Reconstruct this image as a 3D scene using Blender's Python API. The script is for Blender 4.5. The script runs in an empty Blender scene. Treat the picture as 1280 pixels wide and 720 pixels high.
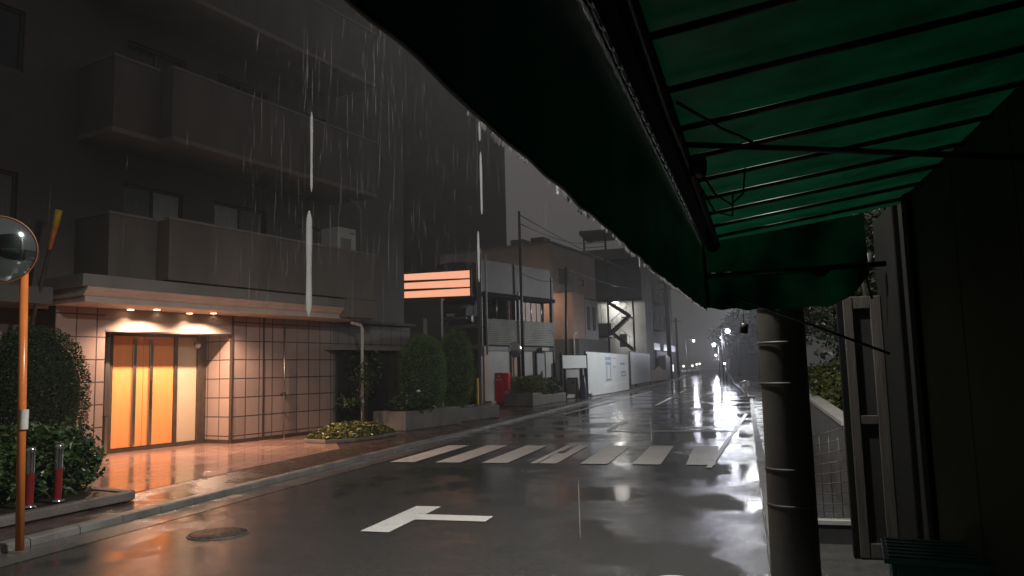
import bpy, math, random
from mathutils import Vector, Matrix
random.seed(11)
S = bpy.context.scene
COL = S.collection
R = math.radians

# ------------------------------------------------------------------ materials
def new_mat(name):
    m = bpy.data.materials.new(name); m.use_nodes = True
    nt = m.node_tree; nt.nodes.clear()
    out = nt.nodes.new('ShaderNodeOutputMaterial')
    return m, nt, out

def N(nt, typ, **kw):
    n = nt.nodes.new(typ)
    for k, v in kw.items():
        if k.startswith('i_'):
            key = k[2:].replace('_', ' ')
            n.inputs[key].default_value = v
        else:
            setattr(n, k, v)
    return n

def coords(nt, kind='Object', scale=(1, 1, 1)):
    tc = nt.nodes.new('ShaderNodeTexCoord')
    mp = nt.nodes.new('ShaderNodeMapping'); mp.inputs['Scale'].default_value = scale
    nt.links.new(tc.outputs[kind], mp.inputs['Vector'])
    return mp.outputs['Vector']

def shade(c, k):
    return tuple(min(1, max(0, x * k)) for x in c[:3]) + (1,)

def mat(name, col, rough=.6, var=.25, scale=3., bump=.0, bscale=40., metal=0., spec=.5, rvar=.0, stretch=(1, 1, 1), trans=0., alpha=1.):
    m, nt, out = new_mat(name)
    p = N(nt, 'ShaderNodeBsdfPrincipled')
    v = coords(nt, 'Object', stretch)
    no = N(nt, 'ShaderNodeTexNoise', i_Scale=scale, i_Detail=6.)
    nt.links.new(v, no.inputs['Vector'])
    rp = N(nt, 'ShaderNodeValToRGB')
    rp.color_ramp.elements[0].position = .3; rp.color_ramp.elements[1].position = .72
    rp.color_ramp.elements[0].color = shade(col, 1 - var); rp.color_ramp.elements[1].color = shade(col, 1 + var)
    nt.links.new(no.outputs['Fac'], rp.inputs['Fac'])
    nt.links.new(rp.outputs['Color'], p.inputs['Base Color'])
    p.inputs['Metallic'].default_value = metal
    p.inputs['Specular IOR Level'].default_value = spec
    if rvar:
        mr = N(nt, 'ShaderNodeMapRange'); mr.inputs['To Min'].default_value = max(.02, rough - rvar); mr.inputs['To Max'].default_value = rough + rvar
        mr.inputs['From Min'].default_value = .3; mr.inputs['From Max'].default_value = .7
        nt.links.new(no.outputs['Fac'], mr.inputs['Value']); nt.links.new(mr.outputs['Result'], p.inputs['Roughness'])
    else:
        p.inputs['Roughness'].default_value = rough
    if trans: p.inputs['Transmission Weight'].default_value = trans
    if alpha < 1: p.inputs['Alpha'].default_value = alpha
    if bump:
        nb = N(nt, 'ShaderNodeTexNoise', i_Scale=bscale, i_Detail=4.)
        nt.links.new(v, nb.inputs['Vector'])
        bp = N(nt, 'ShaderNodeBump', i_Strength=bump, i_Distance=.02)
        nt.links.new(nb.outputs['Fac'], bp.inputs['Height']); nt.links.new(bp.outputs['Normal'], p.inputs['Normal'])
    nt.links.new(p.outputs['BSDF'], out.inputs['Surface'])
    return m

def emit(name, col, strength, base=(.02, .02, .02)):
    m, nt, out = new_mat(name)
    p = N(nt, 'ShaderNodeBsdfPrincipled')
    no = N(nt, 'ShaderNodeTexNoise', i_Scale=2.5)
    v = coords(nt); nt.links.new(v, no.inputs['Vector'])
    mr = N(nt, 'ShaderNodeMapRange'); mr.inputs['To Min'].default_value = strength * .93; mr.inputs['To Max'].default_value = strength * 1.07
    nt.links.new(no.outputs['Fac'], mr.inputs['Value'])
    nt.links.new(mr.outputs['Result'], p.inputs['Emission Strength'])
    p.inputs['Base Color'].default_value = (*base, 1)
    p.inputs['Emission Color'].default_value = (*col, 1)
    p.inputs['Roughness'].default_value = .4
    nt.links.new(p.outputs['BSDF'], out.inputs['Surface'])
    return m

def tile_mat(name, axes, pitch, off, col, grout, width=.022, rough=.35, var=.18, bump=.35):
    """square joint grid; axes = which two object axes carry the tiles"""
    m, nt, out = new_mat(name)
    p = N(nt, 'ShaderNodeBsdfPrincipled')
    tc = nt.nodes.new('ShaderNodeTexCoord')
    sp = N(nt, 'ShaderNodeSeparateXYZ'); nt.links.new(tc.outputs['Object'], sp.inputs[0])
    mx = None; cells = []
    for a, pt, o in zip(axes, pitch, off):
        ad = N(nt, 'ShaderNodeMath', operation='ADD'); ad.inputs[1].default_value = o + 1000 * pt
        nt.links.new(sp.outputs['XYZ'.index(a)], ad.inputs[0])
        dv = N(nt, 'ShaderNodeMath', operation='DIVIDE'); dv.inputs[1].default_value = pt
        nt.links.new(ad.outputs[0], dv.inputs[0])
        fl = N(nt, 'ShaderNodeMath', operation='FLOOR'); nt.links.new(dv.outputs[0], fl.inputs[0]); cells.append(fl)
        fr = N(nt, 'ShaderNodeMath', operation='FRACT'); nt.links.new(dv.outputs[0], fr.inputs[0])
        pp = N(nt, 'ShaderNodeMath', operation='PINGPONG'); pp.inputs[1].default_value = .5
        nt.links.new(fr.outputs[0], pp.inputs[0])
        lt = N(nt, 'ShaderNodeMath', operation='LESS_THAN'); lt.inputs[1].default_value = width / pt / 2
        nt.links.new(pp.outputs[0], lt.inputs[0])
        if mx is None: mx = lt
        else:
            k = N(nt, 'ShaderNodeMath', operation='MAXIMUM'); nt.links.new(mx.outputs[0], k.inputs[0]); nt.links.new(lt.outputs[0], k.inputs[1]); mx = k
    cb = N(nt, 'ShaderNodeCombineXYZ'); nt.links.new(cells[0].outputs[0], cb.inputs[0]); nt.links.new(cells[1].outputs[0], cb.inputs[1])
    wn = N(nt, 'ShaderNodeTexWhiteNoise'); wn.noise_dimensions = '3D'; nt.links.new(cb.outputs[0], wn.inputs['Vector'])
    no = N(nt, 'ShaderNodeTexNoise', i_Scale=6., i_Detail=5.); nt.links.new(tc.outputs['Object'], no.inputs['Vector'])
    av = N(nt, 'ShaderNodeMath', operation='ADD'); nt.links.new(wn.outputs['Value'], av.inputs[0]); nt.links.new(no.outputs['Fac'], av.inputs[1])
    mr = N(nt, 'ShaderNodeMapRange'); mr.inputs['From Max'].default_value = 2.; mr.inputs['To Min'].default_value = 1 - var; mr.inputs['To Max'].default_value = 1 + var
    nt.links.new(av.outputs[0], mr.inputs['Value'])
    cm = N(nt, 'ShaderNodeVectorMath', operation='SCALE'); cm.inputs[0].default_value = col[:3]; nt.links.new(mr.outputs[0], cm.inputs['Scale'])
    mc = N(nt, 'ShaderNodeMix', data_type='RGBA'); nt.links.new(mx.outputs[0], mc.inputs[0]); nt.links.new(cm.outputs[0], mc.inputs[6]); mc.inputs[7].default_value = (*grout, 1)
    nt.links.new(mc.outputs[2], p.inputs['Base Color'])
    r2 = N(nt, 'ShaderNodeMapRange'); r2.inputs['To Min'].default_value = rough * .75; r2.inputs['To Max'].default_value = rough * 1.3
    nt.links.new(no.outputs['Fac'], r2.inputs['Value']); nt.links.new(r2.outputs[0], p.inputs['Roughness'])
    bp = N(nt, 'ShaderNodeBump', i_Strength=bump, i_Distance=.01); bp.invert = True
    hh = N(nt, 'ShaderNodeMath', operation='MULTIPLY_ADD'); hh.inputs[1].default_value = .12; nt.links.new(no.outputs['Fac'], hh.inputs[0]); nt.links.new(mx.outputs[0], hh.inputs[2])
    nt.links.new(hh.outputs[0], bp.inputs['Height']); nt.links.new(bp.outputs['Normal'], p.inputs['Normal'])
    nt.links.new(p.outputs['BSDF'], out.inputs['Surface'])
    return m

def wet_ground(name, col, rlo, rhi, pscale, bump, bscale, var=.3, joints=None, pos=(.42, .58), micro=0.):
    """rain-wet ground: puddled smooth patches between rougher, grainier ones"""
    m, nt, out = new_mat(name)
    p = N(nt, 'ShaderNodeBsdfPrincipled')
    tc = nt.nodes.new('ShaderNodeTexCoord')
    big = N(nt, 'ShaderNodeTexNoise', i_Scale=pscale, i_Detail=7., i_Roughness=.6); nt.links.new(tc.outputs['Object'], big.inputs['Vector'])
    pr = N(nt, 'ShaderNodeValToRGB'); pr.color_ramp.elements[0].position = pos[0]; pr.color_ramp.elements[1].position = pos[1]
    nt.links.new(big.outputs['Fac'], pr.inputs['Fac'])
    fine = N(nt, 'ShaderNodeTexNoise', i_Scale=bscale, i_Detail=3.); nt.links.new(tc.outputs['Object'], fine.inputs['Vector'])
    mr = N(nt, 'ShaderNodeMapRange'); mr.inputs['To Min'].default_value = rlo; mr.inputs['To Max'].default_value = rhi
    nt.links.new(pr.outputs['Color'], mr.inputs['Value']); nt.links.new(mr.outputs[0], p.inputs['Roughness'])
    mid = N(nt, 'ShaderNodeTexNoise', i_Scale=bscale * .12, i_Detail=5.); nt.links.new(tc.outputs['Object'], mid.inputs['Vector'])
    ad = N(nt, 'ShaderNodeMath', operation='ADD'); nt.links.new(fine.outputs['Fac'], ad.inputs[0]); nt.links.new(mid.outputs['Fac'], ad.inputs[1])
    vr = N(nt, 'ShaderNodeMapRange'); vr.inputs['From Min'].default_value = .6; vr.inputs['From Max'].default_value = 1.4; vr.inputs['To Min'].default_value = 1 - var; vr.inputs['To Max'].default_value = 1 + var
    nt.links.new(ad.outputs[0], vr.inputs['Value'])
    cm = N(nt, 'ShaderNodeVectorMath', operation='SCALE'); cm.inputs[0].default_value = col[:3]; nt.links.new(vr.outputs[0], cm.inputs['Scale'])
    hsrc = fine.outputs['Fac']
    if joints:
        br = N(nt, 'ShaderNodeTexBrick', i_Scale=1., i_Mortar_Size=joints[2]); br.offset = joints[3]
        br.inputs['Brick Width'].default_value = joints[0]; br.inputs['Row Height'].default_value = joints[1]
        br.inputs['Color1'].default_value = (1, 1, 1, 1); br.inputs['Color2'].default_value = (.78, .78, .78, 1); br.inputs['Mortar'].default_value = (.35, .35, .35, 1)
        mp = N(nt, 'ShaderNodeMapping'); mp.inputs['Rotation'].default_value = (0, 0, joints[4]); nt.links.new(tc.outputs['Object'], mp.inputs['Vector']); nt.links.new(mp.outputs[0], br.inputs['Vector'])
        ml = N(nt, 'ShaderNodeVectorMath', operation='MULTIPLY'); nt.links.new(cm.outputs[0], ml.inputs[0]); nt.links.new(br.outputs['Color'], ml.inputs[1])
        nt.links.new(ml.outputs[0], p.inputs['Base Color'])
        mm = N(nt, 'ShaderNodeMath', operation='MULTIPLY_ADD'); mm.inputs[1].default_value = -1.5; nt.links.new(br.outputs['Fac'], mm.inputs[0]); nt.links.new(fine.outputs['Fac'], mm.inputs[2]); hsrc = mm.outputs[0]
    else:
        nt.links.new(cm.outputs[0], p.inputs['Base Color'])
    bs = N(nt, 'ShaderNodeMapRange'); bs.inputs['To Min'].default_value = micro; bs.inputs['To Max'].default_value = bump
    nt.links.new(pr.outputs['Color'], bs.inputs['Value'])
    bp = N(nt, 'ShaderNodeBump', i_Distance=.006); nt.links.new(bs.outputs[0], bp.inputs['Strength']); nt.links.new(hsrc, bp.inputs['Height'])
    nt.links.new(bp.outputs['Normal'], p.inputs['Normal'])
    p.inputs['IOR'].default_value = 1.45
    nt.links.new(p.outputs['BSDF'], out.inputs['Surface'])
    return m

def fabric(name, col, tcol, mix=.5):
    m, nt, out = new_mat(name)
    v = coords(nt); no = N(nt, 'ShaderNodeTexNoise', i_Scale=3., i_Detail=8., i_Roughness=.62); nt.links.new(v, no.inputs['Vector'])
    mr = N(nt, 'ShaderNodeMapRange'); mr.inputs['From Min'].default_value = .3; mr.inputs['From Max'].default_value = .72; mr.inputs['To Min'].default_value = .45; mr.inputs['To Max'].default_value = 1.5
    nt.links.new(no.outputs['Fac'], mr.inputs['Value'])
    def sc(c):
        k = N(nt, 'ShaderNodeVectorMath', operation='SCALE'); k.inputs[0].default_value = c; nt.links.new(mr.outputs[0], k.inputs['Scale']); return k.outputs[0]
    d = N(nt, 'ShaderNodeBsdfPrincipled', i_Roughness=.45); nt.links.new(sc(col), d.inputs['Base Color'])
    t = N(nt, 'ShaderNodeBsdfTranslucent'); nt.links.new(sc(tcol), t.inputs['Color'])
    x = N(nt, 'ShaderNodeMixShader', i_Fac=mix); nt.links.new(d.outputs[0], x.inputs[1]); nt.links.new(t.outputs[0], x.inputs[2])
    nt.links.new(x.outputs[0], out.inputs['Surface'])
    return m

def water_mat(name, white, opac):
    """water that catches light from behind as well as in front"""
    m, nt, out = new_mat(name)
    no = N(nt, 'ShaderNodeTexNoise', i_Scale=9.); nt.links.new(coords(nt), no.inputs['Vector'])
    mr = N(nt, 'ShaderNodeMapRange'); mr.inputs['To Min'].default_value = white * .75; mr.inputs['To Max'].default_value = white
    nt.links.new(no.outputs['Fac'], mr.inputs['Value'])
    t = N(nt, 'ShaderNodeBsdfTranslucent'); nt.links.new(mr.outputs[0], t.inputs['Color'])
    p = N(nt, 'ShaderNodeBsdfPrincipled', i_Roughness=.08); p.inputs['Base Color'].default_value = (.6, .62, .64, 1)
    x = N(nt, 'ShaderNodeMixShader', i_Fac=.3); nt.links.new(t.outputs[0], x.inputs[1]); nt.links.new(p.outputs[0], x.inputs[2])
    sh = x.outputs[0]
    if opac < 1:
        tr = N(nt, 'ShaderNodeBsdfTransparent'); y = N(nt, 'ShaderNodeMixShader', i_Fac=opac); nt.links.new(tr.outputs[0], y.inputs[1]); nt.links.new(sh, y.inputs[2]); sh = y.outputs[0]
    nt.links.new(sh, out.inputs['Surface'])
    return m

def worn_paint(name, col, under, lo, hi):
    m, nt, out = new_mat(name)
    p = N(nt, 'ShaderNodeBsdfPrincipled', i_Roughness=.36)
    v = coords(nt); a = N(nt, 'ShaderNodeTexNoise', i_Scale=9., i_Detail=9., i_Roughness=.72); nt.links.new(v, a.inputs['Vector'])
    c = N(nt, 'ShaderNodeTexNoise', i_Scale=1.3, i_Detail=3.); nt.links.new(v, c.inputs['Vector'])
    k = N(nt, 'ShaderNodeMath', operation='MULTIPLY_ADD'); k.inputs[1].default_value = .45; nt.links.new(c.outputs['Fac'], k.inputs[0]); nt.links.new(a.outputs['Fac'], k.inputs[2])
    rp = N(nt, 'ShaderNodeValToRGB'); e = rp.color_ramp.elements; e[0].position = lo; e[0].color = (*under, 1); e[1].position = hi; e[1].color = shade(col, .86)
    x = e.new(.95); x.color = shade(col, 1.06)
    nt.links.new(k.outputs[0], rp.inputs['Fac']); nt.links.new(rp.outputs['Color'], p.inputs['Base Color'])
    bp = N(nt, 'ShaderNodeBump', i_Strength=.3, i_Distance=.006); nt.links.new(a.outputs['Fac'], bp.inputs['Height']); nt.links.new(bp.outputs['Normal'], p.inputs['Normal'])
    nt.links.new(p.outputs['BSDF'], out.inputs['Surface'])
    return m

M = {}
M['asphalt'] = wet_ground('wet_asphalt', (.052, .052, .051), .05, .29, .45, .7, 170., .5, micro=.07, pos=(.45, .68))
M['gutter'] = wet_ground('wet_gutter_concrete', (.10, .098, .092), .14, .38, .9, .5, 90., .25, micro=.15)
M['paving'] = wet_ground('wet_paving', (.085, .058, .05), .12, .35, 1.1, .5, 60., .3, (.3, .3, .012, .5, -.1), micro=.15)
M['plaza'] = wet_ground('wet_plaza_tile', (.40, .255, .21), .06, .20, 1.0, .22, 40., .16, (.3, .3, .01, 0., -.244), micro=.12)
M['kerb'] = mat('kerb_concrete', (.17, .166, .155), .45, .35, 2., .5, 50., rvar=.15)
M['earth'] = wet_ground('wet_ground', (.05, .047, .043), .3, .6, .3, .8, 20., .4)
M['paint'] = worn_paint('road_paint', (.74, .74, .71), (.16, .16, .155), .50, .56)
M['paint_worn'] = worn_paint('worn_road_paint', (.74, .74, .72), (.11, .11, .108), .49, .57)
M['wall_dark'] = mat('tower_wall', (.04, .038, .038), .7, .2, .3)
M['apt'] = tile_mat('apartment_wall_tile', 'YZ', (.6, .3), (0, 0), (.098, .087, .077), (.078, .069, .061), .012, .5, .14, .12)
M['apt_light'] = mat('balcony_render', (.122, .108, .095), .55, .3, 1.4, .15, 60., stretch=(1, 1, .25))
M['coping'] = mat('balcony_coping', (.20, .187, .172), .45, .15, 2.)
M['fascia'] = mat('canopy_fascia', (.185, .18, .168), .5, .15, 1.6, .1, 30.)
M['soffit'] = mat('canopy_soffit', (.48, .42, .37), .55, .1, 3.)
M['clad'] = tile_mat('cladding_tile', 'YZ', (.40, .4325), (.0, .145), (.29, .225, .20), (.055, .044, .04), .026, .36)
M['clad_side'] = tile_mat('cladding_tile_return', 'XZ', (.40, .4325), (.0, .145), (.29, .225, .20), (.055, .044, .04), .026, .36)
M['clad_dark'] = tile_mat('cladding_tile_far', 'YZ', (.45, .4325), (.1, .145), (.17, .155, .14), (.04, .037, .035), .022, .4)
M['header'] = mat('header_panel', (.27, .22, .195), .5, .08, 3.)
M['door'] = mat('orange_door_panel', (.57, .25, .088), .32, .07, 2., stretch=(6, 6, .6))
M['cream'] = mat('cream_panel', (.42, .35, .25), .45, .06, 2.)
M['steel'] = mat('brushed_steel', (.42, .40, .37), .3, .15, 20., metal=1., stretch=(1, 1, .1))
M['bronze'] = mat('bronze_frame', (.10, .08, .065), .35, .2, 8., metal=.6)
M['chrome'] = mat('chrome', (.75, .75, .75), .12, .1, 5., metal=1.)
M['black'] = mat('black_metal', (.018, .018, .019), .4, .3, 6.)
M['dark'] = mat('dark_steel', (.045, .045, .047), .45, .3, 4., metal=.3)
M['grey'] = mat('grey_painted_metal', (.2, .2, .195), .45, .2, 2.)
M['grey_lt'] = mat('light_grey_panel', (.34, .34, .325), .5, .18, 1.2, .1, 10.)
M['white'] = mat('white_panel', (.72, .74, .73), .35, .06, .8, stretch=(1, 1, .4))
M['white_dull'] = mat('dull_white_metal', (.5, .5, .48), .4, .15, 2.)
M['wglass'] = mat('dark_window_glass', (.018, .02, .024), .08, .3, 1.)
M['curtain'] = mat('pale_curtain_behind_glass', (.36, .38, .375), .25, .15, 8., stretch=(8, 8, .3))
M['curtain_dim'] = mat('grey_blind_behind_glass', (.13, .14, .145), .25, .2, 6., stretch=(8, 8, .3))
M['orange'] = mat('orange_pole_paint', (.68, .20, .045), .28, .1, 5.)
M['yellow'] = mat('yellow_tape', (.75, .5, .04), .4, .1, 5.)
M['red'] = mat('red_enamel', (.80, .018, .045), .25, .12, 4.)
M['red_dark'] = mat('dark_red_band', (.30, .03, .035), .3, .2, 5., metal=.4)
M['mirror'] = mat('convex_mirror_face', (.58, .68, .66), .06, .05, 3., metal=1.)
M['mirror_dull'] = mat('dull_mirror_face', (.5, .5, .5), .2, .1, 3., metal=1.)
M['conc'] = mat('rough_concrete', (.2, .19, .175), .65, .35, 1.6, .4, 25.)
M['conc_pole'] = mat('utility_pole_concrete', (.04, .038, .033), .55, .35, 3., .12, 120., stretch=(1, 1, .6))
M['planter'] = mat('planter_block', (.14, .125, .11), .6, .3, 2., .5, 25.)
M['leaf_hedge'] = mat('dark_hedge_leaf', (.038, .075, .02), .38, .5, 5.)
M['leaf_top'] = mat('topiary_leaf', (.105, .20, .038), .4, .5, 4.)
M['leaf_dark'] = mat('dark_topiary_leaf', (.024, .05, .010), .45, .4, 4.)
M['leaf_bed'] = mat('ground_cover_leaf', (.11, .12, .03), .35, .6, 9.)
M['leaf_yel'] = mat('yellow_green_leaf', (.15, .17, .025), .38, .45, 5.)
M['leaf_tree'] = mat('dark_tree_leaf', (.03, .042, .025), .35, .5, 1.2)
M['bark'] = mat('bark', (.06, .045, .035), .7, .4, 12., .6, 20.)
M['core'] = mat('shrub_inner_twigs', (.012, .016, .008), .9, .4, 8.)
M['soil'] = mat('wet_soil', (.03, .025, .02), .5, .4, 8., .8, 30.)
M['conc_dk'] = mat('wet_dark_concrete', (.085, .083, .078), .4, .4, 2.5, .3, 30.)
M['leaf_olive'] = mat('dark_olive_leaf', (.05, .06, .012), .4, .5, 4.)
M['beige'] = mat('beige_render', (.30, .255, .215), .6, .15, .8)
M['beige_pk'] = mat('pinkish_pillar', (.42, .29, .235), .55, .12, 1.5)
M['greybld'] = mat('grey_render', (.13, .126, .122), .65, .22, .6)
M['greybld_d'] = mat('dark_grey_render', (.09, .088, .088), .65, .25, .5)
M['awning'] = fabric('green_awning_canvas', (.0016, .015, .0068), (.0012, .022, .010), .36)
M['valance'] = fabric('green_valance_canvas', (.002, .024, .010), (.002, .03, .013), .15)
M['shutter'] = mat('dark_green_shutter', (.028, .042, .024), .8, .25, 1.5, spec=.15)
M['shade_black'] = mat('shade_black_surface', (.0035, .004, .0035), .9, .3, 3., spec=.12)  # near-black base colour stands in for shade on the parts that use it
M['rim_orange'] = mat('dull_orange_rim', (.20, .075, .03), .4, .2, 5.)
M['shopwood'] = mat('weathered_door_wood', (.055, .05, .045), .5, .25, 6., .2, 30., stretch=(4, 4, .3))
M['shopglass'] = mat('dark_door_glass', (.03, .03, .03), .12, .2, 2.)
M['teal'] = mat('teal_plastic', (.015, .13, .11), .35, .2, 5.)
M['pave_r'] = wet_ground('wet_side_path', (.05, .05, .049), .16, .4, 1.2, .6, 50., .35, micro=.2)
M['water'] = water_mat('water_thread', .95, 1.)
M['drip'] = water_mat('falling_drip_water', .95, .62)
M['raindrop'] = water_mat('rain_streak_water', .9, .055)
M['signlit'] = emit('lit_slat', (1., .44, .27), 1.0, (.3, .2, .12))
M['lampwarm'] = emit('warm_downlight_lens', (1., .66, .38), 9.)
M['lampwhite'] = emit('white_lamp_lens', (.93, .95, 1.), 40.)
M['lampfar'] = emit('far_lamp_lens', (.86, .88, 1.), 13.)
M['lampsmall'] = emit('small_lantern_lens', (1., .9, .75), 3.)
M['vend'] = emit('lit_vending_front', (.95, .97, 1.), 1.6)
M['litwin'] = emit('lit_window', (.95, .93, .88), .62)
M['litwin_warm'] = emit('lit_warm_window', (1., .62, .40), .30)
M['taillight'] = emit('red_tail_lamp', (1., .08, .04), .6)
M['carpaint_d'] = mat('dark_car_paint', (.016, .017, .022), .38, .2, 3., metal=.3)
M['carpaint_g'] = mat('grey_car_paint', (.30, .29, .28), .22, .12, 3., metal=.4)
M['carglass'] = mat('car_glass', (.016, .02, .03), .06, .2, 2.)
M['tyre'] = mat('tyre_rubber', (.012, .012, .012), .7, .2, 8.)
M['headlight'] = mat('headlight_lens', (.2, .2, .19), .4, .05, 6.)
M['plate'] = mat('number_plate', (.65, .65, .6), .4, .08, 10.)
M['blue_print'] = mat('blue_print', (.28, .40, .52), .4, .15, 14.)
M['dark_print'] = mat('faded_grey_print', (.30, .32, .33), .4, .15, 14.)
M['white_print'] = mat('white_print', (.85, .85, .84), .35, .05, 6.)
M['cover'] = wet_ground('wet_cast_iron', (.085, .077, .068), .18, .4, 14., 3., 60., .4, (.05, .05, .014, .5, .3), micro=2.)
M['cable'] = mat('cable_rubber', (.02, .02, .02), .45, .2, 6.)
M['navy'] = mat('navy_tarp', (.025, .025, .07), .45, .3, 5.)
M['brown_red'] = mat('dark_red_boards', (.10, .03, .03), .5, .3, 4.)
M['picket'] = mat('pale_wood_pickets', (.36, .31, .24), .6, .25, 3., stretch=(6, 6, .4))
M['violet_grey'] = mat('violet_grey_panel', (.19, .18, .2), .45, .15, 2.)

# ------------------------------------------------------------------ mesh builder
class MB:
    def __init__(s): s.v = []; s.f = []; s.sm = []
    def add(s, vs, fs, smooth=False):
        b = len(s.v); s.v += [tuple(q) for q in vs]
        for f in fs: s.f.append([b + i for i in f]); s.sm.append(smooth)
        return s
    def box(s, x0, x1, y0, y1, z0, z1):
        v = [(x, y, z) for z in (z0, z1) for y in (y0, y1) for x in (x0, x1)]
        return s.add(v, [(0, 2, 3, 1), (4, 5, 7, 6), (0, 1, 5, 4), (2, 6, 7, 3), (0, 4, 6, 2), (1, 3, 7, 5)])
    def quad(s, *p): return s.add(p, [tuple(range(len(p)))])
    def prism(s, pts, z0, z1):
        n = len(pts)
        v = [(x, y, z0) for x, y in pts] + [(x, y, z1) for x, y in pts]
        return s.add(v, [tuple(range(n - 1, -1, -1)), tuple(range(n, 2 * n))] + [(i, (i + 1) % n, n + (i + 1) % n, n + i) for i in range(n)])
    def extrude(s, pts, d):
        """closed 3D polygon pushed along d"""
        n = len(pts); d = Vector(d)
        v = [Vector(p) for p in pts] + [Vector(p) + d for p in pts]
        return s.add(v, [tuple(range(n - 1, -1, -1)), tuple(range(n, 2 * n))] + [(i, (i + 1) % n, n + (i + 1) % n, n + i) for i in range(n)])
    def tube(s, pts, r, n=8, r1=None, caps=True):
        pts = [Vector(p) for p in pts]; k = len(pts); rings = []
        for i, p in enumerate(pts):
            a = pts[max(0, i - 1)]; b = pts[min(k - 1, i + 1)]
            t = (b - a).normalized(); q = t.to_track_quat('Z', 'Y')
            rr = r if r1 is None else r + (r1 - r) * i / (k - 1)
            rings.append([p + q @ Vector((rr * math.cos(2 * math.pi * j / n), rr * math.sin(2 * math.pi * j / n), 0)) for j in range(n)])
        b = len(s.v)
        for rg in rings: s.v += [tuple(q) for q in rg]
        for i in range(k - 1):
            for j in range(n):
                s.f.append([b + i * n + j, b + i * n + (j + 1) % n, b + (i + 1) * n + (j + 1) % n, b + (i + 1) * n + j]); s.sm.append(True)
        if caps:
            s.f.append([b + j for j in range(n - 1, -1, -1)]); s.sm.append(False)
            s.f.append([b + (k - 1) * n + j for j in range(n)]); s.sm.append(False)
        return s
    def lathe(s, prof, axis_o, axis_d, n=24):
        """profile of (radius, along) turned about an axis"""
        o = Vector(axis_o); q = Vector(axis_d).normalized().to_track_quat('Z', 'Y'); b = len(s.v)
        for r, a in prof:
            for j in range(n): s.v.append(tuple(o + q @ Vector((r * math.cos(2 * math.pi * j / n), r * math.sin(2 * math.pi * j / n), a))))
        for i in range(len(prof) - 1):
            for j in range(n):
                s.f.append([b + i * n + j, b + i * n + (j + 1) % n, b + (i + 1) * n + (j + 1) % n, b + (i + 1) * n + j]); s.sm.append(True)
        return s
    def build(s, name, m, parent=None, loc=(0, 0, 0), bevel=0, label=None):
        me = bpy.data.meshes.new(name); me.from_pydata(s.v, [], s.f); me.update()
        me.polygons.foreach_set('use_smooth', s.sm)
        if isinstance(m, str): m = M[m]
        me.materials.append(m)
        o = bpy.data.objects.new(name, me); COL.objects.link(o)
        if parent: o.parent = parent
        o.location = loc
        if bevel:
            b = o.modifiers.new('edge', 'BEVEL'); b.width = bevel; b.segments = 2; b.limit_method = 'ANGLE'
        if label: o['label'] = label
        return o

def tag(o, label, cat, group=None):
    o['label'] = label; o['category'] = cat
    if group: o['group'] = group
    return o
def thing(name, label, cat, loc=(0, 0, 0), rz=0., group=None):
    o = bpy.data.objects.new(name, None); COL.objects.link(o)
    o.location = loc; o.rotation_euler = (0, 0, rz); o.empty_display_size = .2
    return tag(o, label, cat, group)
def struct(o): o['kind'] = 'structure'; return o
def stuff(o): o['kind'] = 'stuff'; return o
def children(o): return [c for c in COL.objects if c.parent == o]
def copy_tree(o, parent=None):
    c = o.copy(); COL.objects.link(c); c.parent = parent
    for ch in children(o): copy_tree(ch, c)
    return c

def holed_wall(b, t, s0, s1, z0, z1, holes, depth):
    """wall face at x=t over (y,z) with openings and their reveals"""
    ss = sorted({s0, s1} | {h[0] for h in holes} | {h[1] for h in holes})
    zs = sorted({z0, z1} | {h[2] for h in holes} | {h[3] for h in holes})
    for i in range(len(ss) - 1):
        for j in range(len(zs) - 1):
            cs = (ss[i] + ss[i + 1]) / 2; cz = (zs[j] + zs[j + 1]) / 2
            if any(h[0] < cs < h[1] and h[2] < cz < h[3] for h in holes): continue
            b.quad((t, ss[i], zs[j]), (t, ss[i + 1], zs[j]), (t, ss[i + 1], zs[j + 1]), (t, ss[i], zs[j + 1]))
    for a, c, e, f in holes:
        u = t - depth
        b.quad((t, a, e), (u, a, e), (u, a, f), (t, a, f)); b.quad((t, c, f), (u, c, f), (u, c, e), (t, c, e))
        b.quad((t, a, f), (u, a, f), (u, c, f), (t, c, f)); b.quad((t, c, e), (u, c, e), (u, a, e), (t, a, e))
        b.quad((u, a, e), (u, c, e), (u, c, f), (u, a, f))

def leaves(b, pts, size, flat=.0, jitter=.5, rnd=random):
    """one folded leaf-like quad per point"""
    for p in pts:
        p = Vector(p)
        e = Matrix.Rotation(rnd.uniform(0, 6.283), 3, 'Z') @ Matrix.Rotation(rnd.uniform(-1.2, 1.2) * (1 - flat), 3, 'X') @ Matrix.Rotation(rnd.uniform(-1.2, 1.2) * (1 - flat), 3, 'Y')
        k = size * rnd.uniform(1 - jitter, 1 + jitter)
        a = e @ Vector((k, 0, 0)); c = e @ Vector((0, k * .55, 0)); u = e @ Vector((0, 0, k * .18))
        b.add([p - a, p + c + u, p + a, p - c + u], [(0, 1, 2), (0, 2, 3)])

# ------------------------------------------------------------------ ground, road, pavements
def sheet(name, pts, z, m):
    b = MB(); b.quad(*[(x, y, z) for x, y in pts]); return struct(b.build(name, m))
sheet('ground', [(-260, -60), (260, -60), (260, 560), (-260, 560)], -.03, 'earth')
RE = [(.18, -12), (.20, 6), (.42, 20), (.75, 38), (.1, 70), (-.6, 160), (-2.2, 330)]          # right edge of the carriageway
LE = [(-6.75, -12), (-6.72, 60), (-6.7, 95), (-8.2, 170), (-12, 330)]
sheet('road', RE + LE[::-1], 0., 'asphalt')
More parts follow.
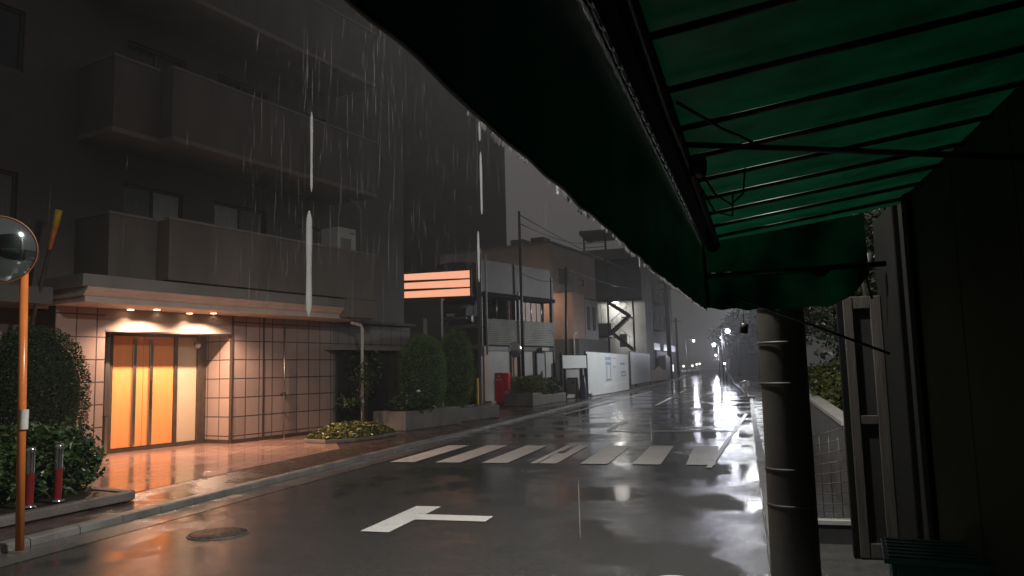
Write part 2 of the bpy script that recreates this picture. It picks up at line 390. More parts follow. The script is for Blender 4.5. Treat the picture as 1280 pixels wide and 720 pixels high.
# left: concrete gutter and kerb
b = MB()
for (x0, y0), (x1, y1) in zip(LE[:-1], LE[1:]):
    b.quad((x0, y0, .004), (x0 + .5, y0, .004), (x1 + .5, y1, .004), (x1, y1, .004))
struct(b.build('road_gutter', 'gutter'))
b = MB()
b.extrude([(-6.90, -3., -.02), (-6.74, -3., -.02), (-6.75, -3., .06), (-6.765, -3., .074), (-6.79, -3., .08), (-6.90, -3., .08)], (.03, 8.5, 0))
y = 5.52
while y < 110:
    L = .6 if y < 40 else 3.
    h = .08
    b.extrude([(-6.90, y, -.02), (-6.74, y, -.02), (-6.75, y, h - .02), (-6.765, y, h - .006), (-6.79, y, h), (-6.90, y, h)], (.0, L - .012, 0)); y += L
struct(b.build('kerb', 'kerb'))
b = MB(); b.quad((-6.9, -12, .076), (-6.9, 170, .076), (-7.62, 170, .118), (-7.62, -12, .118)); struct(b.build('pavement_edge', 'paving'))
sheet('pavement', [(-7.62, -12), (-7.62, 170), (-9, 170), (-26, 60), (-26, 9.6), (-26, -12)], .118, 'paving')
# plaza before the entrance, laid on the pavement
sheet('plaza', [(-7.72, 5.2), (-7.72, 14.1), (-8.5, 15.35), (-9.6, 16.6), (-9.9, 19.2), (-11.4, 19.4), (-18., 13.4), (-18, 5.2)], .122, 'plaza')
# right: low kerb and forecourt
sheet('path', RE + [(30, 330), (30, -12)], .035, 'pave_r')
b = MB()
for (a, c) in zip(RE[:-2], RE[1:-1]):
    b.extrude([(a[0], a[1], -.02), (a[0] + .14, a[1], -.02), (a[0] + .14, a[1], .06), (a[0] + .02, a[1], .06)], (c[0] - a[0], c[1] - a[1] - .01, 0))
struct(b.build('kerb_low', 'kerb'))

# painted markings (flat sheets of paint)
def paint(name, polys, z=.008, m='paint'):
    b = MB()
    for p in polys: b.quad(*[(x, y, z) for x, y in p])
    return struct(b.build(name, m))
def rect(x0, x1, y0, y1, sk=0.): return [(x0, y0), (x1, y0), (x1 + sk, y1), (x0 + sk, y1)]
for i in range(7):
    x = -6.08 + .88 * i
    polys = [rect(x, x + .47, 12.97, 16.0)]
    if i == 3:
        polys = [rect(x, x + .12, 12.97, 14.9), rect(x + .15, x + .47, 12.97, 13.9), rect(x + .10, x + .47, 13.9, 14.5), rect(x + .27, x + .47, 14.5, 16.), rect(x, x + .16, 14.9, 16.)]
    paint('road_crosswalk_bar', polys, .008, 'paint_worn')
paint('road_parking_mark', [rect(-3.75, -3.43, 7.27, 8.73), rect(-3.43, -2.62, 7.94, 8.24)])
paint('road_stop_line', [rect(-3.14, .05, 19.5, 19.85)], m='paint_worn')
for y0, y1 in ((19.9, 23.2), (33, 41), (49, 56), (64, 71), (79, 86)):
    paint('road_centre_line', [rect(-3.22, -3.08, y0, y1, .02)], m='paint_worn')
paint('road_edge_line', [[(-5.93, 27), (-5.80, 27), (-5.15, 52.5), (-5.28, 52.5)]], .012, 'paint_worn')
paint('road_side_line', [[(-.47, 12.6), (-.38, 12.6), (.44, 26.5), (.34, 26.5)]], .012, 'paint_worn')
# top of a rounded painted numeral entering the frame at the bottom edge
pts = []
for k in range(17):
    a = math.pi * k / 16
    pts.append((-.50 - .37 * math.cos(a), 5.35 + .80 * math.sin(a)))
inn = [(-.50 - .20 * math.cos(math.pi * k / 16), 5.3 + .5 * math.sin(math.pi * k / 16)) for k in range(16, -1, -1)]
b = MB()
for k in range(16):
    p, q = pts[k], pts[k + 1]; r_, s_ = inn[16 - k], inn[15 - k]
    b.quad((p[0], p[1], .008), (r_[0], r_[1], .008), (s_[0], s_[1], .008), (q[0], q[1], .008))
struct(b.build('road_numeral_mark', 'paint'))
# manhole
t = thing('manhole_cover', 'round cast iron manhole cover set in the wet asphalt near the kerb', 'manhole cover', (-5.19, 6.93, .0))
b = MB(); b.lathe([(0.001, .012), (.27, .012), (.275, .004)], (0, 0, 0), (0, 0, 1), 40); b.build('lid', 'cover', t)
b = MB(); b.lathe([(.285, .006), (.288, .010), (.305, .010), (.31, .003)], (0, 0, 0), (0, 0, 1), 40); b.build('rim', 'conc_dk', t)

# ------------------------------------------------------------------ apartment building (local axes: x = out towards the road, y = along the front)
RZ = -R(14)
APT = thing('apartment_building', 'brown tiled apartment block with balconies and a lit orange entrance under a canopy', 'apartment building', (-10.97, 15.02, 0), RZ)
def P_(name, b, m, parent=APT, bevel=0, label=None): return b.build(name, m, parent, bevel=bevel, label=label)
holes = []
win = []
for fl in range(6):
    z = 4.05 + 3.08 * fl
    for s0, s1, lo, hi in ((-2.6, -1.17, 0, 1.62), (-.34, 1.2, 0, 1.64), (2.3, 3.3, 0, 1.5), (-6.1, -4.62, .2, 1.38)):
        holes.append((s0, s1, z + lo, z + hi)); win.append((fl, s0, s1, z + lo, z + hi))
b = MB(); holed_wall(b, -.26, -11., 6.68, 3.02, 21.6, holes, .16)
b.quad((-.26, 6.68, 3.02), (-12, 6.68, 3.02), (-12, 6.68, 21.6), (-.26, 6.68, 21.6))
b.quad((-.26, -11, 3.02), (-.26, -11, 21.6), (-12, -11, 21.6), (-12, -11, 3.02))
b.quad((-.26, -11, 21.6), (-.26, 6.68, 21.6), (-12, 6.68, 21.6), (-12, -11, 21.6))
b.quad((-12, -11, 0), (-12, -11, 21.6), (-12, 6.68, 21.6), (-12, 6.68, 0))
P_('wall', b, 'apt')
for i, (fl, s0, s1, z0, z1) in enumerate(win):
    if fl > 3: continue
    b = MB(); x = -.34; w = .05; mid = s0 + (s1 - s0) * .5
    for a, c, e, f in ((s0, s1, z0, z0 + w), (s0, s1, z1 - w, z1), (s0, s0 + w, z0 + w, z1 - w), (s1 - w, s1, z0 + w, z1 - w), (mid - w / 2, mid + w / 2, z0 + w, z1 - w)): b.box(x - .04, x + .02, a, c, e, f)
    fr = P_('window', b, 'bronze')
    pale = fl == 0
    for k, (a, c) in enumerate(((s0 + w, mid - w / 2), (mid + w / 2, s1 - w))):
        b = MB(); b.box(x - .03, x - .015, a + .002, c - .002, z0 + w + .002, z1 - w - .002)
        mm = 'curtain' if pale and ((s0 < -2 and s0 > -3 and k == 1) or (-.5 < s0 < 0 and k == 0)) else ('curtain_dim' if pale else 'wglass')
        P_('pane', b, mm, fr)
def balcony(zb, zt):
    b = MB()
    b.box(1.12, 1.24, -2.57, 3.59, zb, zt); b.box(-.25, 1.118, 3.47, 3.588, zb, zt)
    b.box(.73, .85, -3.55, -2.572, zb, zt); b.box(.852, 1.118, -2.568, -2.45, zb, zt); b.box(-.25, .728, -3.55, -3.43, zb, zt)
    p = P_('balcony', b, 'apt_light')
    b = MB(); b.box(1.10, 1.26, -2.59, 3.61, zt, zt + .045); b.box(.71, .87, -3.57, -2.592, zt, zt + .045); b.box(-.25, .708, -3.57, -3.41, zt, zt + .045); b.box(-.25, 1.098, 3.45, 3.61, zt, zt + .045)
    P_('coping', b, 'coping', p)
    if zb > 4:
        b = MB(); b.box(-.25, 1.26, -2.565, 3.605, zb - .10, zb - .002); b.box(-.25, .868, -3.57, -2.57, zb - .10, zb - .002)
        P_('slab', b, 'coping', p)
for k in range(5):
    balcony(3.53 + (3.07 * k if k else 0) - (.20 if k else 0), 4.72 + 3.07 * k)
# canopy
b = MB(); b.box(-.25, 1.18, -4.2, 3.58, 3.28, 3.50)
cn = P_('canopy', b, 'fascia', bevel=.01)
b = MB(); b.extrude([(-.24, -4.1, 3.278), (1.165, -4.1, 3.278), (1.165, -4.1, 3.262), (1.09, -4.1, 3.20), (1.09, -4.1, 3.185), (1.02, -4.1, 3.13), (-.24, -4.1, 3.13)], (0, 7.66, 0)); P_('cornice', b, 'soffit', cn)
b = MB(); b.box(-.9, 1.0, -4.05, 3.5, 3.02, 3.128); P_('soffit', b, 'soffit', cn)
b = MB(); b.box(.6, 1.245, 2.45, 3.60, 3.05, 3.522); P_('end_box', b, 'apt_light', cn, bevel=.01)
b = MB(); b.box(-.24, .16, 3.62, 6.72, 3.02, 3.10); P_('eave', b, 'dark', cn)
b = MB(); b.box(-3., .35, -11, -4.25, 3.0, 3.3); P_('side_eave', b, 'greybld_d', cn)
# ground floor cladding
b = MB(); b.box(-.24, 0, .012, 3.28, .12, 3.018); P_('cladding', b, 'clad')
b = MB(); b.box(-.24, 0, -4.0, -3.03, .12, 3.018); P_('cladding', b, 'clad')
b = MB(); b.box(-.90, -.004, -.01, .010, .12, 2.60); P_('return_wall', b, 'clad_side')
b = MB(); b.box(-.06, .02, -.014, .03, .12, 3.018); b.box(-.004, .012, .90, .95, .12, 3.018); P_('corner_strip', b, 'bronze')
b = MB(); b.box(-.002, .02, .012, 3.28, .10, .21); b.box(-.9, -.06, -.03, -.012, .10, .21); P_('skirting', b, 'bronze')
b = MB(); b.box(-.10, -.005, -3.03, -.012, 2.60, 3.018); P_('header', b, 'header')
b = MB(); b.box(-.92, -.102, -3.03, -.012, 2.62, 3.018); P_('recess_ceiling', b, 'header')
b = MB(); b.box(-.105, .006, -3.03, -.012, 2.565, 2.598); P_('header_trim', b, 'steel')
# doors
b = MB()
b.box(-.95, -.85, -3.03, -2.44, .12, 2.62)
for a, c in ((-2.44, -2.33), (-.88, -.80), (-.27, -.19)): b.box(-.93, -.82, a, c, .12, 2.62)
b.box(-.93, -.825, -2.33, -.88, 2.55, 2.62); b.box(-.93, -.825, -.80, -.27, 2.55, 2.62); b.box(-.93, -.83, -2.33, -.27, .10, .2)
P_('door_frame', b, 'bronze')
for a, c in ((-2.33, -1.62), (-1.618, -.88)):
    b = MB(); b.box(-.90, -.86, a + .003, c - .003, .21, 2.545); d = P_('door', b, 'door', bevel=.004)
    sx = -1.84 if a < -2 else -1.45
    b = MB(); b.box(-.858, -.815, sx - .04, sx + .04, .24, 2.47); P_('stile', b, 'steel', d, bevel=.006)
    if a > -2:
        b = MB(); b.box(-.812, -.79, sx - .02, sx + .02, .98, 1.62); P_('handle', b, 'black', d, bevel=.005)
b = MB(); b.box(-.90, -.87, -.795, -.275, .21, 2.545); P_('side_panel', b, 'cream')
b = MB(); b.box(-.93, -.86, -.188, -.012, .12, 2.62); P_('side_post', b, 'bronze')
b = MB(); b.box(-.83, -.74, -2.54, -2.45, .9, 2.5); b.box(-.80, -.73, -2.52, -2.46, .14, .88); P_('entry_pillar', b, 'steel')
b = MB(); b.box(-3., -.95, -11, -3.04, .12, 3.0); b.box(-3., -.26, -11, -9.2, .12, 3.0); P_('back_wall', b, 'greybld_d')
b = MB(); b.box(-.95, -.80, -5.6, -4.5, 1.7, 2.55); P_('lit_wall_patch', b, 'cream')  # cream colour stands in for light falling on this stretch of wall
# glazed bin-store alcove with a thin slab over it
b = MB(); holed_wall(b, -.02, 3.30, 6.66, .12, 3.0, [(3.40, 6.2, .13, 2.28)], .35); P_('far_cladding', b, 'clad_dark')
b = MB(); b.box(-.02, .34, 2.95, 5.75, 2.27, 2.36); P_('alcove_slab', b, 'coping', bevel=.006)
b = MB(); b.box(-.16, -.10, 3.42, 4.62, .16, 2.24); b.box(-.16, -.10, 4.78, 6.0, .16, 2.24)
ad = P_('alcove_door', b, 'wglass')
b = MB()
for a in (3.40, 4.62, 6.0): b.box(-.18, -.06, a, a + .14, .13, 2.26)
P_('door_frame', b, 'bronze', ad)
b = MB(); b.tube([(-.05, 4.80, .95), (-.02, 4.80, 1.0), (-.02, 4.80, 1.3), (-.05, 4.80, 1.35)], .014); P_('handle', b, 'black', ad)
b = MB(); b.box(-.3, .32, 5.70, 5.78, .12, 2.268); P_('alcove_fin', b, 'bronze')
# pipes
b = MB(); b.tube([(.85, 3.05, 3.02), (.85, 3.08, 2.95), (.88, 3.38, 2.9), (.9, 3.42, 2.82), (.9, 3.42, .12)], .042, 12); dp = P_('drainpipe', b, 'white_dull')
b = MB()
for z in (.9, 1.9, 2.7): b.lathe([(.044, -.02), (.052, -.02), (.052, .02), (.044, .02)], (.9, 3.42, z), (0, 0, 1), 12)
P_('clip', b, 'white_dull', dp)
b = MB(); b.tube([(.95, 2.9, 6.2), (.95, 3.2, 6.05), (.95, 3.3, 5.95), (.95, 3.3, 4.72)], .04, 10); P_('drainpipe', b, 'coping')
b = MB(); b.tube([(.06, 1.53, 3.0), (.06, 1.53, .12)], .02, 8); b.box(.0, .07, 1.44, 1.5, 1.18, 1.21); b.box(.0, .09, 1.50, 1.56, .72, .75); b.box(.0, .09, 1.50, 1.56, 1.17, 1.23); P_('conduit', b, 'steel')
# downlights
lights = []
for s, tt, pw in ((-2.62, .16, 15), (-2.28, .50, 560), (-1.26, .16, 15), (-.92, .50, 560)):
    b = MB(); b.lathe([(.075, -.012), (.088, -.012), (.09, .004), (.075, .004)], (tt, s, 3.012), (0, 0, 1), 20); dl = P_('downlight', b, 'chrome')
    b = MB(); b.lathe([(.001, -.018), (.05, -.014), (.072, .0)], (tt, s, 3.008), (0, 0, 1), 20); P_('lamp_lens', b, 'lampwarm', dl)
    L = bpy.data.lights.new('downlight_lamp', 'SPOT'); L.energy = pw; L.color = (1., .62, .42); L.spot_size = R(150 if pw > 50 else 120); L.spot_blend = .55; L.shadow_soft_size = .02
    o = bpy.data.objects.new('downlight_lamp', L); COL.objects.link(o); o.parent = APT; o.location = (tt, s, 2.965)
# security camera on the recess wall
t = thing('security_camera', 'small white dome camera high on the wall beside the orange doors', 'camera', (-10.97, 15.02, 0), RZ)
b = MB(); b.box(-.86, -.80, -.36, -.30, 2.36, 2.44); b.build('bracket', 'grey', t)
b = MB(); b.lathe([(.001, -.06), (.04, -.055), (.06, -.03), (.065, 0), (.065, .05), (.001, .055)], (-.76, -.33, 2.38), (.3, -.4, -.3), 16); b.build('body', 'white_dull', t)
# air conditioner on the first balcony
t = thing('air_conditioner', 'pale grey air conditioner unit standing on the lowest balcony near its drainpipe', 'air conditioner', (-10.97, 15.02, 0), RZ)
b = MB(); b.box(.35, .98, 2.45, 2.78 + .32, 4.5, 5.38); b.build('casing', 'white_dull', t, bevel=.02)
b = MB(); b.box(.982, .992, 2.52, 2.9, 4.6, 5.1); b.box(.982, .992, 2.86, 3.03, 5.24, 5.28); b.build('grille', 'grey', t)
b = MB(); b.box(.37, .93, 2.5, 2.56, 4.3, 4.498); b.box(.37, .93, 2.98, 3.04, 4.3, 4.498); b.build('foot', 'dark', t)

# ------------------------------------------------------------------ tower block behind
t = thing('tower_block', 'tall dark windowless tower rising behind the apartment block', 'building', (-17.4, 60, 0), R(19))
b = MB(); b.box(-30, 0, 0, 22, 0, 48); b.build('wall', 'wall_dark', t)
b = MB(); b.box(-30.2, .2, -.2, 22.2, 48, 48.8); b.build('parapet', 'wall_dark', t)
t = thing('boundary_wall', 'plain grey rendered side wall under the lit slatted sign', 'wall', (-14.6, 32.4, 0))
b = MB(); b.box(-8, 2.0, 0, .25, .12, 4.9); b.build('wall_face', 'greybld', t)
b = MB(); b.box(-8, 2.04, -.04, .29, 4.9, 4.98); b.build('wall_cap', 'coping', t)
b = MB(); b.tube([(1.25, -.1, 1.2), (1.25, -.1, 4.1)], .09, 10); b.build('vent_pipe', 'white_dull', t)

# ------------------------------------------------------------------ parking stacker
PK = thing('parking_stacker', 'steel multi level car parking frame with corrugated side panels', 'parking structure', (-11.40, 34.4, 0), -R(20))
def PP(n, b, m, parent=PK, bevel=0): return b.build(n, m, parent, bevel=bevel)
for x, y, h in ((0, 0, 7.5), (-3.6, 0, 6.6), (0, 6.3, 6.6), (-3.6, 6.3, 6.6), (0, 3.2, 5.6)):
    b = MB(); b.box(x - .09, x + .09, y - .09, y + .09, .12, h); PP('post', b, 'grey' if y == 0 else 'dark')
for z in (2.72, 3.72, 5.5):
    b = MB(); b.box(-3.5, -.1, -.05, .12, z, z + .18); b.box(-3.5, -.1, 6.1, 6.25, z, z + .18); b.box(-3.5, -.1, .125, 6.09, z + .08, z + .16); PP('deck', b, 'grey' if z < 5 else 'shade_black')
b = MB(); b.box(-.06, .04, .12, 6.15, 5.45, 7.0); PP('upper_panel', b, 'greybld_d')
b = MB(); b.box(-3.6, .25, .1, 6.3, 5.22, 5.40); PP('canopy_edge', b, 'shade_black')
def corrugated(y0, y1, z0, z1):
    b = MB(); n = 14; dz = (z1 - z0) / n
    for i in range(n):
        a = z0 + i * dz
        b.quad((.10, y0, a), (.10, y1, a), (.16, y1, a + dz * .5), (.16, y0, a + dz * .5)); b.quad((.16, y0, a + dz * .5), (.16, y1, a + dz * .5), (.10, y1, a + dz), (.10, y0, a + dz))
    return b
for y0, y1 in ((.35, 3.05), (3.45, 6.2)): PP('corrugated_panel', corrugated(y0, y1, 2.86, 4.15), 'grey_lt')
b = MB(); b.box(-.1, .12, .1, 6.3, 2.6, 2.8); PP('beam', b, 'black')
b = MB(); b.box(-.05, .05, .42, 2.3, .2, 2.6); b.box(-.05, .05, 3.4, 4.25, .2, 2.6); b.box(-.05, .05, 5.5, 6.3, .2, 2.6); PP('ground_panel', b, 'grey_lt')
for y0, y1 in ((.1, .4), (2.32, 2.75)):
    b = MB(); b.box(-.1, .14, y0, y1, .12, 2.6); PP('pillar', b, 'beige_pk')
b = MB(); b.box(-.04, .03, 4.7, 5.45, .2, 2.5); dr = PP('door', b, 'curtain')
b = MB(); b.box(-.06, .06, 4.62, 4.70, .12, 2.6); b.box(-.06, .06, 5.45, 5.5, .12, 2.6); b.box(-.06, .06, 4.7, 5.45, 2.5, 2.6); PP('door_frame', b, 'dark', dr)
b = MB(); b.box(-.2, .35, 4.75, 5.4, 2.62, 2.78); PP('door_lamp', b, 'steel')
b = MB(); b.box(-.5, -.42, 2.9, 6.2, 4.2, 5.2); PP('back_panel', b, 'beige_pk')
b = MB()
for y in (1.6, 3.6, 4.6, 5.6): b.tube([(-.2, y, 4.1), (-.2, y, 5.3)], .03)
PP('rail', b, 'steel')
b = MB(); b.box(-3.4, -.2, 3.2, 3.26, .2, 5.2); PP('inner_screen', b, 'black')
b = MB(); b.box(.0, .5, .12, 3., .118, .22); PP('threshold', b, 'beige_pk')
b = MB(); b.tube([(.25, .2, 2.4), (.25, .2, 7.2)], .05, 8); PP('down_pipe', b, 'white_dull')
b = MB(); b.box(-.02, .06, -.35, -.27, .12, 1.3); PP('guide_post', b, 'yellow')

def make_car(col, name, label, loc, rz, tall=1.0):
    t = thing(name, label, 'car', loc, rz, 'cars held in the parking stacker')
    pr = [(-1.95, .35), (-1.98, .75), (-1.85, .98 * tall), (-1.05, 1.05 * tall), (-.55, 1.52 * tall), (.9, 1.58 * tall), (1.7, 1.45 * tall), (1.92, .95), (1.95, .35)]
    b = MB(); b.extrude([(-.82, y, z) for y, z in pr], (1.64, 0, 0)); b.build('body', col, t, bevel=.09)
    b = MB(); b.extrude([(-.70, -1.02, 1.08 * tall), (.70, -1.02, 1.08 * tall), (.62, -.58, 1.48 * tall), (-.62, -.58, 1.48 * tall)], (0, -.03, .03)); b.build('windscreen', 'carglass', t)
    for sx in (-1, 1):
        b = MB(); b.extrude([(sx * .825, -.75, 1.1 * tall), (sx * .825, 1.6, 1.1 * tall), (sx * .815, 1.4, 1.42 * tall), (sx * .815, -.5, 1.46 * tall)], (sx * .012, 0, 0)); b.build('side_window', 'carglass', t)
        b = MB(); b.extrude([(sx * .40, -2.0, .72), (sx * .76, -1.97, .80), (sx * .78, -1.95, .92), (sx * .55, -1.98, .84)], (0, -.03, 0)); b.build('headlight', 'headlight', t)
        for y in (-1.25, 1.25):
            b = MB(); b.lathe([(.16, -.09), (.30, -.09), (.31, -.05), (.31, .07), (.16, .09)], (sx * .74, y, .31), (sx, 0, 0), 20); w = b.build('wheel', 'tyre', t)
            b = MB(); b.lathe([(.001, .10), (.17, .09)], (sx * .74, y, .31), (sx, 0, 0), 14); b.build('rim', 'steel', w)
    b = MB()
    for k in range(5): b.box(-.55, .55, -2.015, -1.975, .42 + .075 * k, .46 + .075 * k)
    b.build('grille', 'dark', t)
    b = MB(); b.box(-.22, .22, -2.04, -2.02, .40, .55); b.build('number_plate', 'plate', t)
    b = MB(); b.box(-.84, .84, -2.03, -1.9, .24, .36); b.build('bumper', 'grey', t, bevel=.02)
    return t
make_car('carpaint_g', 'parked_car', 'pale grey van with bright headlight standing at the bottom of the parking frame', (-12.75, 36.6, .14), -R(4), 1.32)
for lab, loc, rz in (('dark car on the second deck of the parking frame, above the grey van', (-12.75, 36.6, 3.9), -R(6)),
                     ('dark car on the top parking deck behind the lit slatted sign', (-13.5, 36.8, 5.68), -R(30)),
                     ('dark car parked behind the corrugated panels of the parking frame', (-12.0, 38.9, 3.9), -R(20))):
    make_car('carpaint_d', 'parked_car', lab, loc, rz)

# lit slatted sign
t = thing('slatted_sign', 'glowing salmon orange sign of three wide slats above the parking frame', 'sign', (-14.68, 33., 5.12), -R(-1))
w = 3.27
for i, (z0, z1) in enumerate(((0.0, .34), (.41, .75), (.82, 1.17))):
    b = MB(); b.extrude([(0, 0, z0 + .06 + (.0 if i else -.02)), (w, 0, z0), (w, 0, z1), (0, 0, z1 + .0)], (0, .05, 0)); b.build('slat', 'signlit', t)
b = MB(); b.box(-.05, w + .08, .052, .1, -.05, 1.2); b.build('backing', 'black', t)
b = MB(); b.box(w, w + .08, -.02, .05, -.06, 1.22); b.build('end_frame', 'dark', t)
for x in (.6, 2.9):
    b = MB(); b.box(x - .04, x + .04, .101, .9, .5, .6); b.build('bracket', 'dark', t)

# ------------------------------------------------------------------ post box, mirrors, poles
t = thing('post_box', 'red pillar post box standing on the pavement by the parking frame', 'post box', (-10.1, 33.4, .12), R(-12))
b = MB(); b.box(-.25, .2, -.2, .2, .12, 1.42); b.build('body', 'red', t, bevel=.03)
b = MB(); b.box(-.2, .15, -.16, .16, 0, .118); b.build('base', 'red_dark', t)
b = MB(); b.box(.202, .44, -.18, .14, .62, 1.40); b.build('side_bin', 'red', t, bevel=.03)
b = MB(); b.box(-.18, .13, -.214, -.202, 1.08, 1.15); b.build('slot', 'white_dull', t)
b = MB(); b.extrude([(-.10, -.203, 1.24), (.02, -.203, 1.24), (.02, -.203, 1.27), (-.025, -.203, 1.27), (-.025, -.203, 1.31), (-.055, -.203, 1.31), (-.055, -.203, 1.27), (-.10, -.203, 1.27)], (0, -.008, 0)); b.build('emblem', 'white_print', t)

def traffic_mirror(label, base, top, c, r, facing, mface, pole_m, rim_m, hood, prad=.038):
    t = thing('traffic_mirror', label, 'traffic mirror', base)
    o = Vector(base); c = Vector(c) - o; tp = Vector(top) - o; f = Vector(facing).normalized()
    b = MB(); b.tube([(0, 0, 0), tp], prad, 14); p = b.build('pole', pole_m, t)
    b = MB(); b.tube([tp - Vector((0, 0, .0)), tp - Vector((0, 0, .06))], prad * 1.15, 14); b.build('pole_cap', pole_m, p)
    b = MB(); b.lathe([(.001, .085), (r * .3, .078), (r * .6, .056), (r * .85, .025), (r * .97, .0)], c, f, 40); b.build('mirror_face', mface, t)
    b = MB(); b.lathe([(r * .975, .006), (r, .008), (r * 1.012, 0), (r * 1.0, -.05), (r * .6, -.10), (.001, -.11)], c, f, 40); b.build('mirror_back', rim_m, t)
    b = MB(); b.tube([c - f * .10, c - f * .2 , tp], .02, 8); b.build('arm', pole_m, t)
    if hood:
        q = f.to_track_quat('Z', 'Y'); b = MB(); n = 16
        for k in range(n):
            a0 = R(20 + 140 * k / n); a1 = R(20 + 140 * (k + 1) / n)
            P = [c + q @ Vector((r * 1.04 * math.cos(a), r * 1.04 * math.sin(a), 0)) for a in (a0, a1)]
            b.quad(P[0], P[1], P[1] + f * .16, P[0] + f * .16)
        b.build('hood', rim_m, t)
    return t
cam = Vector((0, 0, 1.6))
mc = Vector((-6.72, 5.60, 2.888))
traffic_mirror('round convex mirror on an orange pole at the kerb, reflecting the green awning', (-6.56, 5.83, .03), (-6.66, 5.83, 2.80), mc, .325, (cam - mc) + Vector((.4, .3, .25)), 'mirror', 'orange', 'rim_orange', False)
b = MB(); b.box(-.0, .03, -.052, -.041, 0, .2)
# sticker on the orange pole
t = [o for o in COL.objects if o.name == 'traffic_mirror'][0]
b = MB(); b.lathe([(.0395, 0), (.0395, .19)], (-.018, 0, 1.13), (0, 0, 1), 14); b.build('sticker', 'plate', t)
mc = Vector((-8.72, 31., 2.5))
traffic_mirror('small round grey mirror above the planter hedge by the parking frame', (-8.9, 31.3, .12), (-8.9, 31.3, 2.6), mc, .33, (.75, -.6, .05), 'mirror_dull', 'beige_pk', 'grey', False, .05)
# leaning stick
t = thing('marker_pole', 'slanting orange stick with a yellow tip rising above the rounded topiary', 'marker pole', (-13.0, 10.0, .12))
o_ = Vector((-11.9, 10.6, .12)); t.location = o_
a = Vector((-11.65, 10.6, 3.56)) - o_; c = Vector((-11.445, 10.6, 4.36)) - o_; d = Vector((-11.375, 10.6, 4.66)) - o_
lo = a + (a - c) * 1.2
b = MB(); b.tube([lo, a + (c - a) * .5], .035, 10); b.build('shaded_stick', 'bark', t)  # dark colour paints the orange stick's fade into shade
b = MB(); b.tube([a + (c - a) * .5, c], .035, 10, .05); b.build('stick', 'orange', t)
b = MB(); b.tube([c, d], .055, 10, .062); b.build('tip', 'yellow', t)

# bollards
def bollard(loc, label):
    t = thing('bollard', label, 'bollard', loc, 0, 'bollards on the planter kerb')
    b = MB(); b.lathe([(.045, 0), (.045, .36)], (0, 0, 0), (0, 0, 1), 18); b.build('lower_band', 'red_dark', t)
    b = MB(); b.lathe([(.045, .361), (.045, .60)], (0, 0, 0), (0, 0, 1), 18); b.build('post', 'chrome', t)
    b = MB(); b.lathe([(.047, .60), (.052, .605), (.052, .625), (.04, .65), (.001, .66)], (0, 0, 0), (0, 0, 1), 18); b.build('cap', 'chrome', t)
    b = MB(); b.lathe([(.075, 0), (.07, .02), (.046, .024)], (0, 0, 0), (0, 0, 1), 18); b.build('base', 'chrome', t)
bollard((-7.56, 7.18, .24), 'steel bollard with a red lower band, nearer the planter corner')
bollard((-7.55, 6.80, .24), 'steel bollard with a red lower band, beside the orange mirror pole')

# ------------------------------------------------------------------ planters and shrubs
t = thing('kerbed_planter', 'low dark kerbed planter at the corner of the plaza', 'planter', (-7.33, 8.05, .118))
b = MB()
for a, c in (((0, 0), (-.12, -1.9)), ((0, 0), (-4., .93))):
    d = Vector((c[0] - a[0], c[1] - a[1], 0)); n = Vector((-d.y, d.x, 0)).normalized() * .07
    if c[1] > 0: n = -n * -1
    b.prism([(a[0] - n.x, a[1] - n.y), (c[0] - n.x, c[1] - n.y), (c[0] + n.x, c[1] + n.y), (a[0] + n.x, a[1] + n.y)], 0, .105)
b.build('kerb_stones', 'planter', t, bevel=.012)
b = MB(); b.prism([(-.1, -.1), (-.2, -2.2), (-5, -2.2), (-5, 1.)], 0, .095); b.build('soil', 'soil', t)
rnd = random.Random(5)
def blob(cx, cy, cz, rx, ry, rz, n, rnd=rnd, lump=.12, shell=.72, power=2.4, zmin=None):
    pts = []
    ph = [rnd.uniform(0, 6.28) for _ in range(6)]
    while len(pts) < n:
        d = Vector((rnd.gauss(0, 1), rnd.gauss(0, 1), rnd.gauss(0, 1))).normalized()
        k = (abs(d.x) ** power + abs(d.y) ** power + abs(d.z) ** power) ** (-1 / power)
        a = math.atan2(d.y, d.x)
        k *= 1 + lump * (.5 * math.sin(3 * a + ph[0]) * math.cos(2.3 * d.z * 3 + ph[1]) + .5 * math.sin(7 * a + ph[2] + 5 * d.z) + .35 * rnd.gauss(0, 1))
        k *= rnd.uniform(shell, 1.)
        p = (cx + d.x * k * rx, cy + d.y * k * ry, cz + d.z * k * rz)
        if zmin is not None and p[2] < zmin: continue
        pts.append(p)
    return pts
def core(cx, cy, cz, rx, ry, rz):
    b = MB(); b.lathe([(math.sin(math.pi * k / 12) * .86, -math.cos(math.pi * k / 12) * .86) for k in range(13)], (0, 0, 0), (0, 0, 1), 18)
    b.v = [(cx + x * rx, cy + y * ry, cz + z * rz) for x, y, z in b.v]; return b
def shrub(name, label, cat, c, r, n, size, m, group=None, lump=.06, power=2.4, stems=3, zmin=-.05):
    t = thing(name, label, cat, (c[0], c[1], c[2]), 0, group)
    b = MB(); leaves(b, blob(0, 0, r[2], r[0], r[1], r[2], n, lump=lump, power=power, zmin=zmin, shell=.84 if lump < .05 else .72), size, rnd=rnd); b.build('foliage', m, t)
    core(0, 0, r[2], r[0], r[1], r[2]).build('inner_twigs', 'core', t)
    if stems:
        b = MB()
        for k in range(stems): b.tube([(rnd.uniform(-.05, .05), rnd.uniform(-.05, .05), -.02), (rnd.uniform(-.2, .2) * r[0], rnd.uniform(-.2, .2) * r[1], r[2] * .8)], .025, 6, .012)
        b.build('stem', 'bark', t)
    return t
shrub('topiary_shrub', 'large clipped round topiary shrub beside the lit entrance', 'shrub', (-10.62, 9.55, .22), (.78, .78, 1.15), 26000, .017, 'leaf_dark', lump=.012, power=2.3)
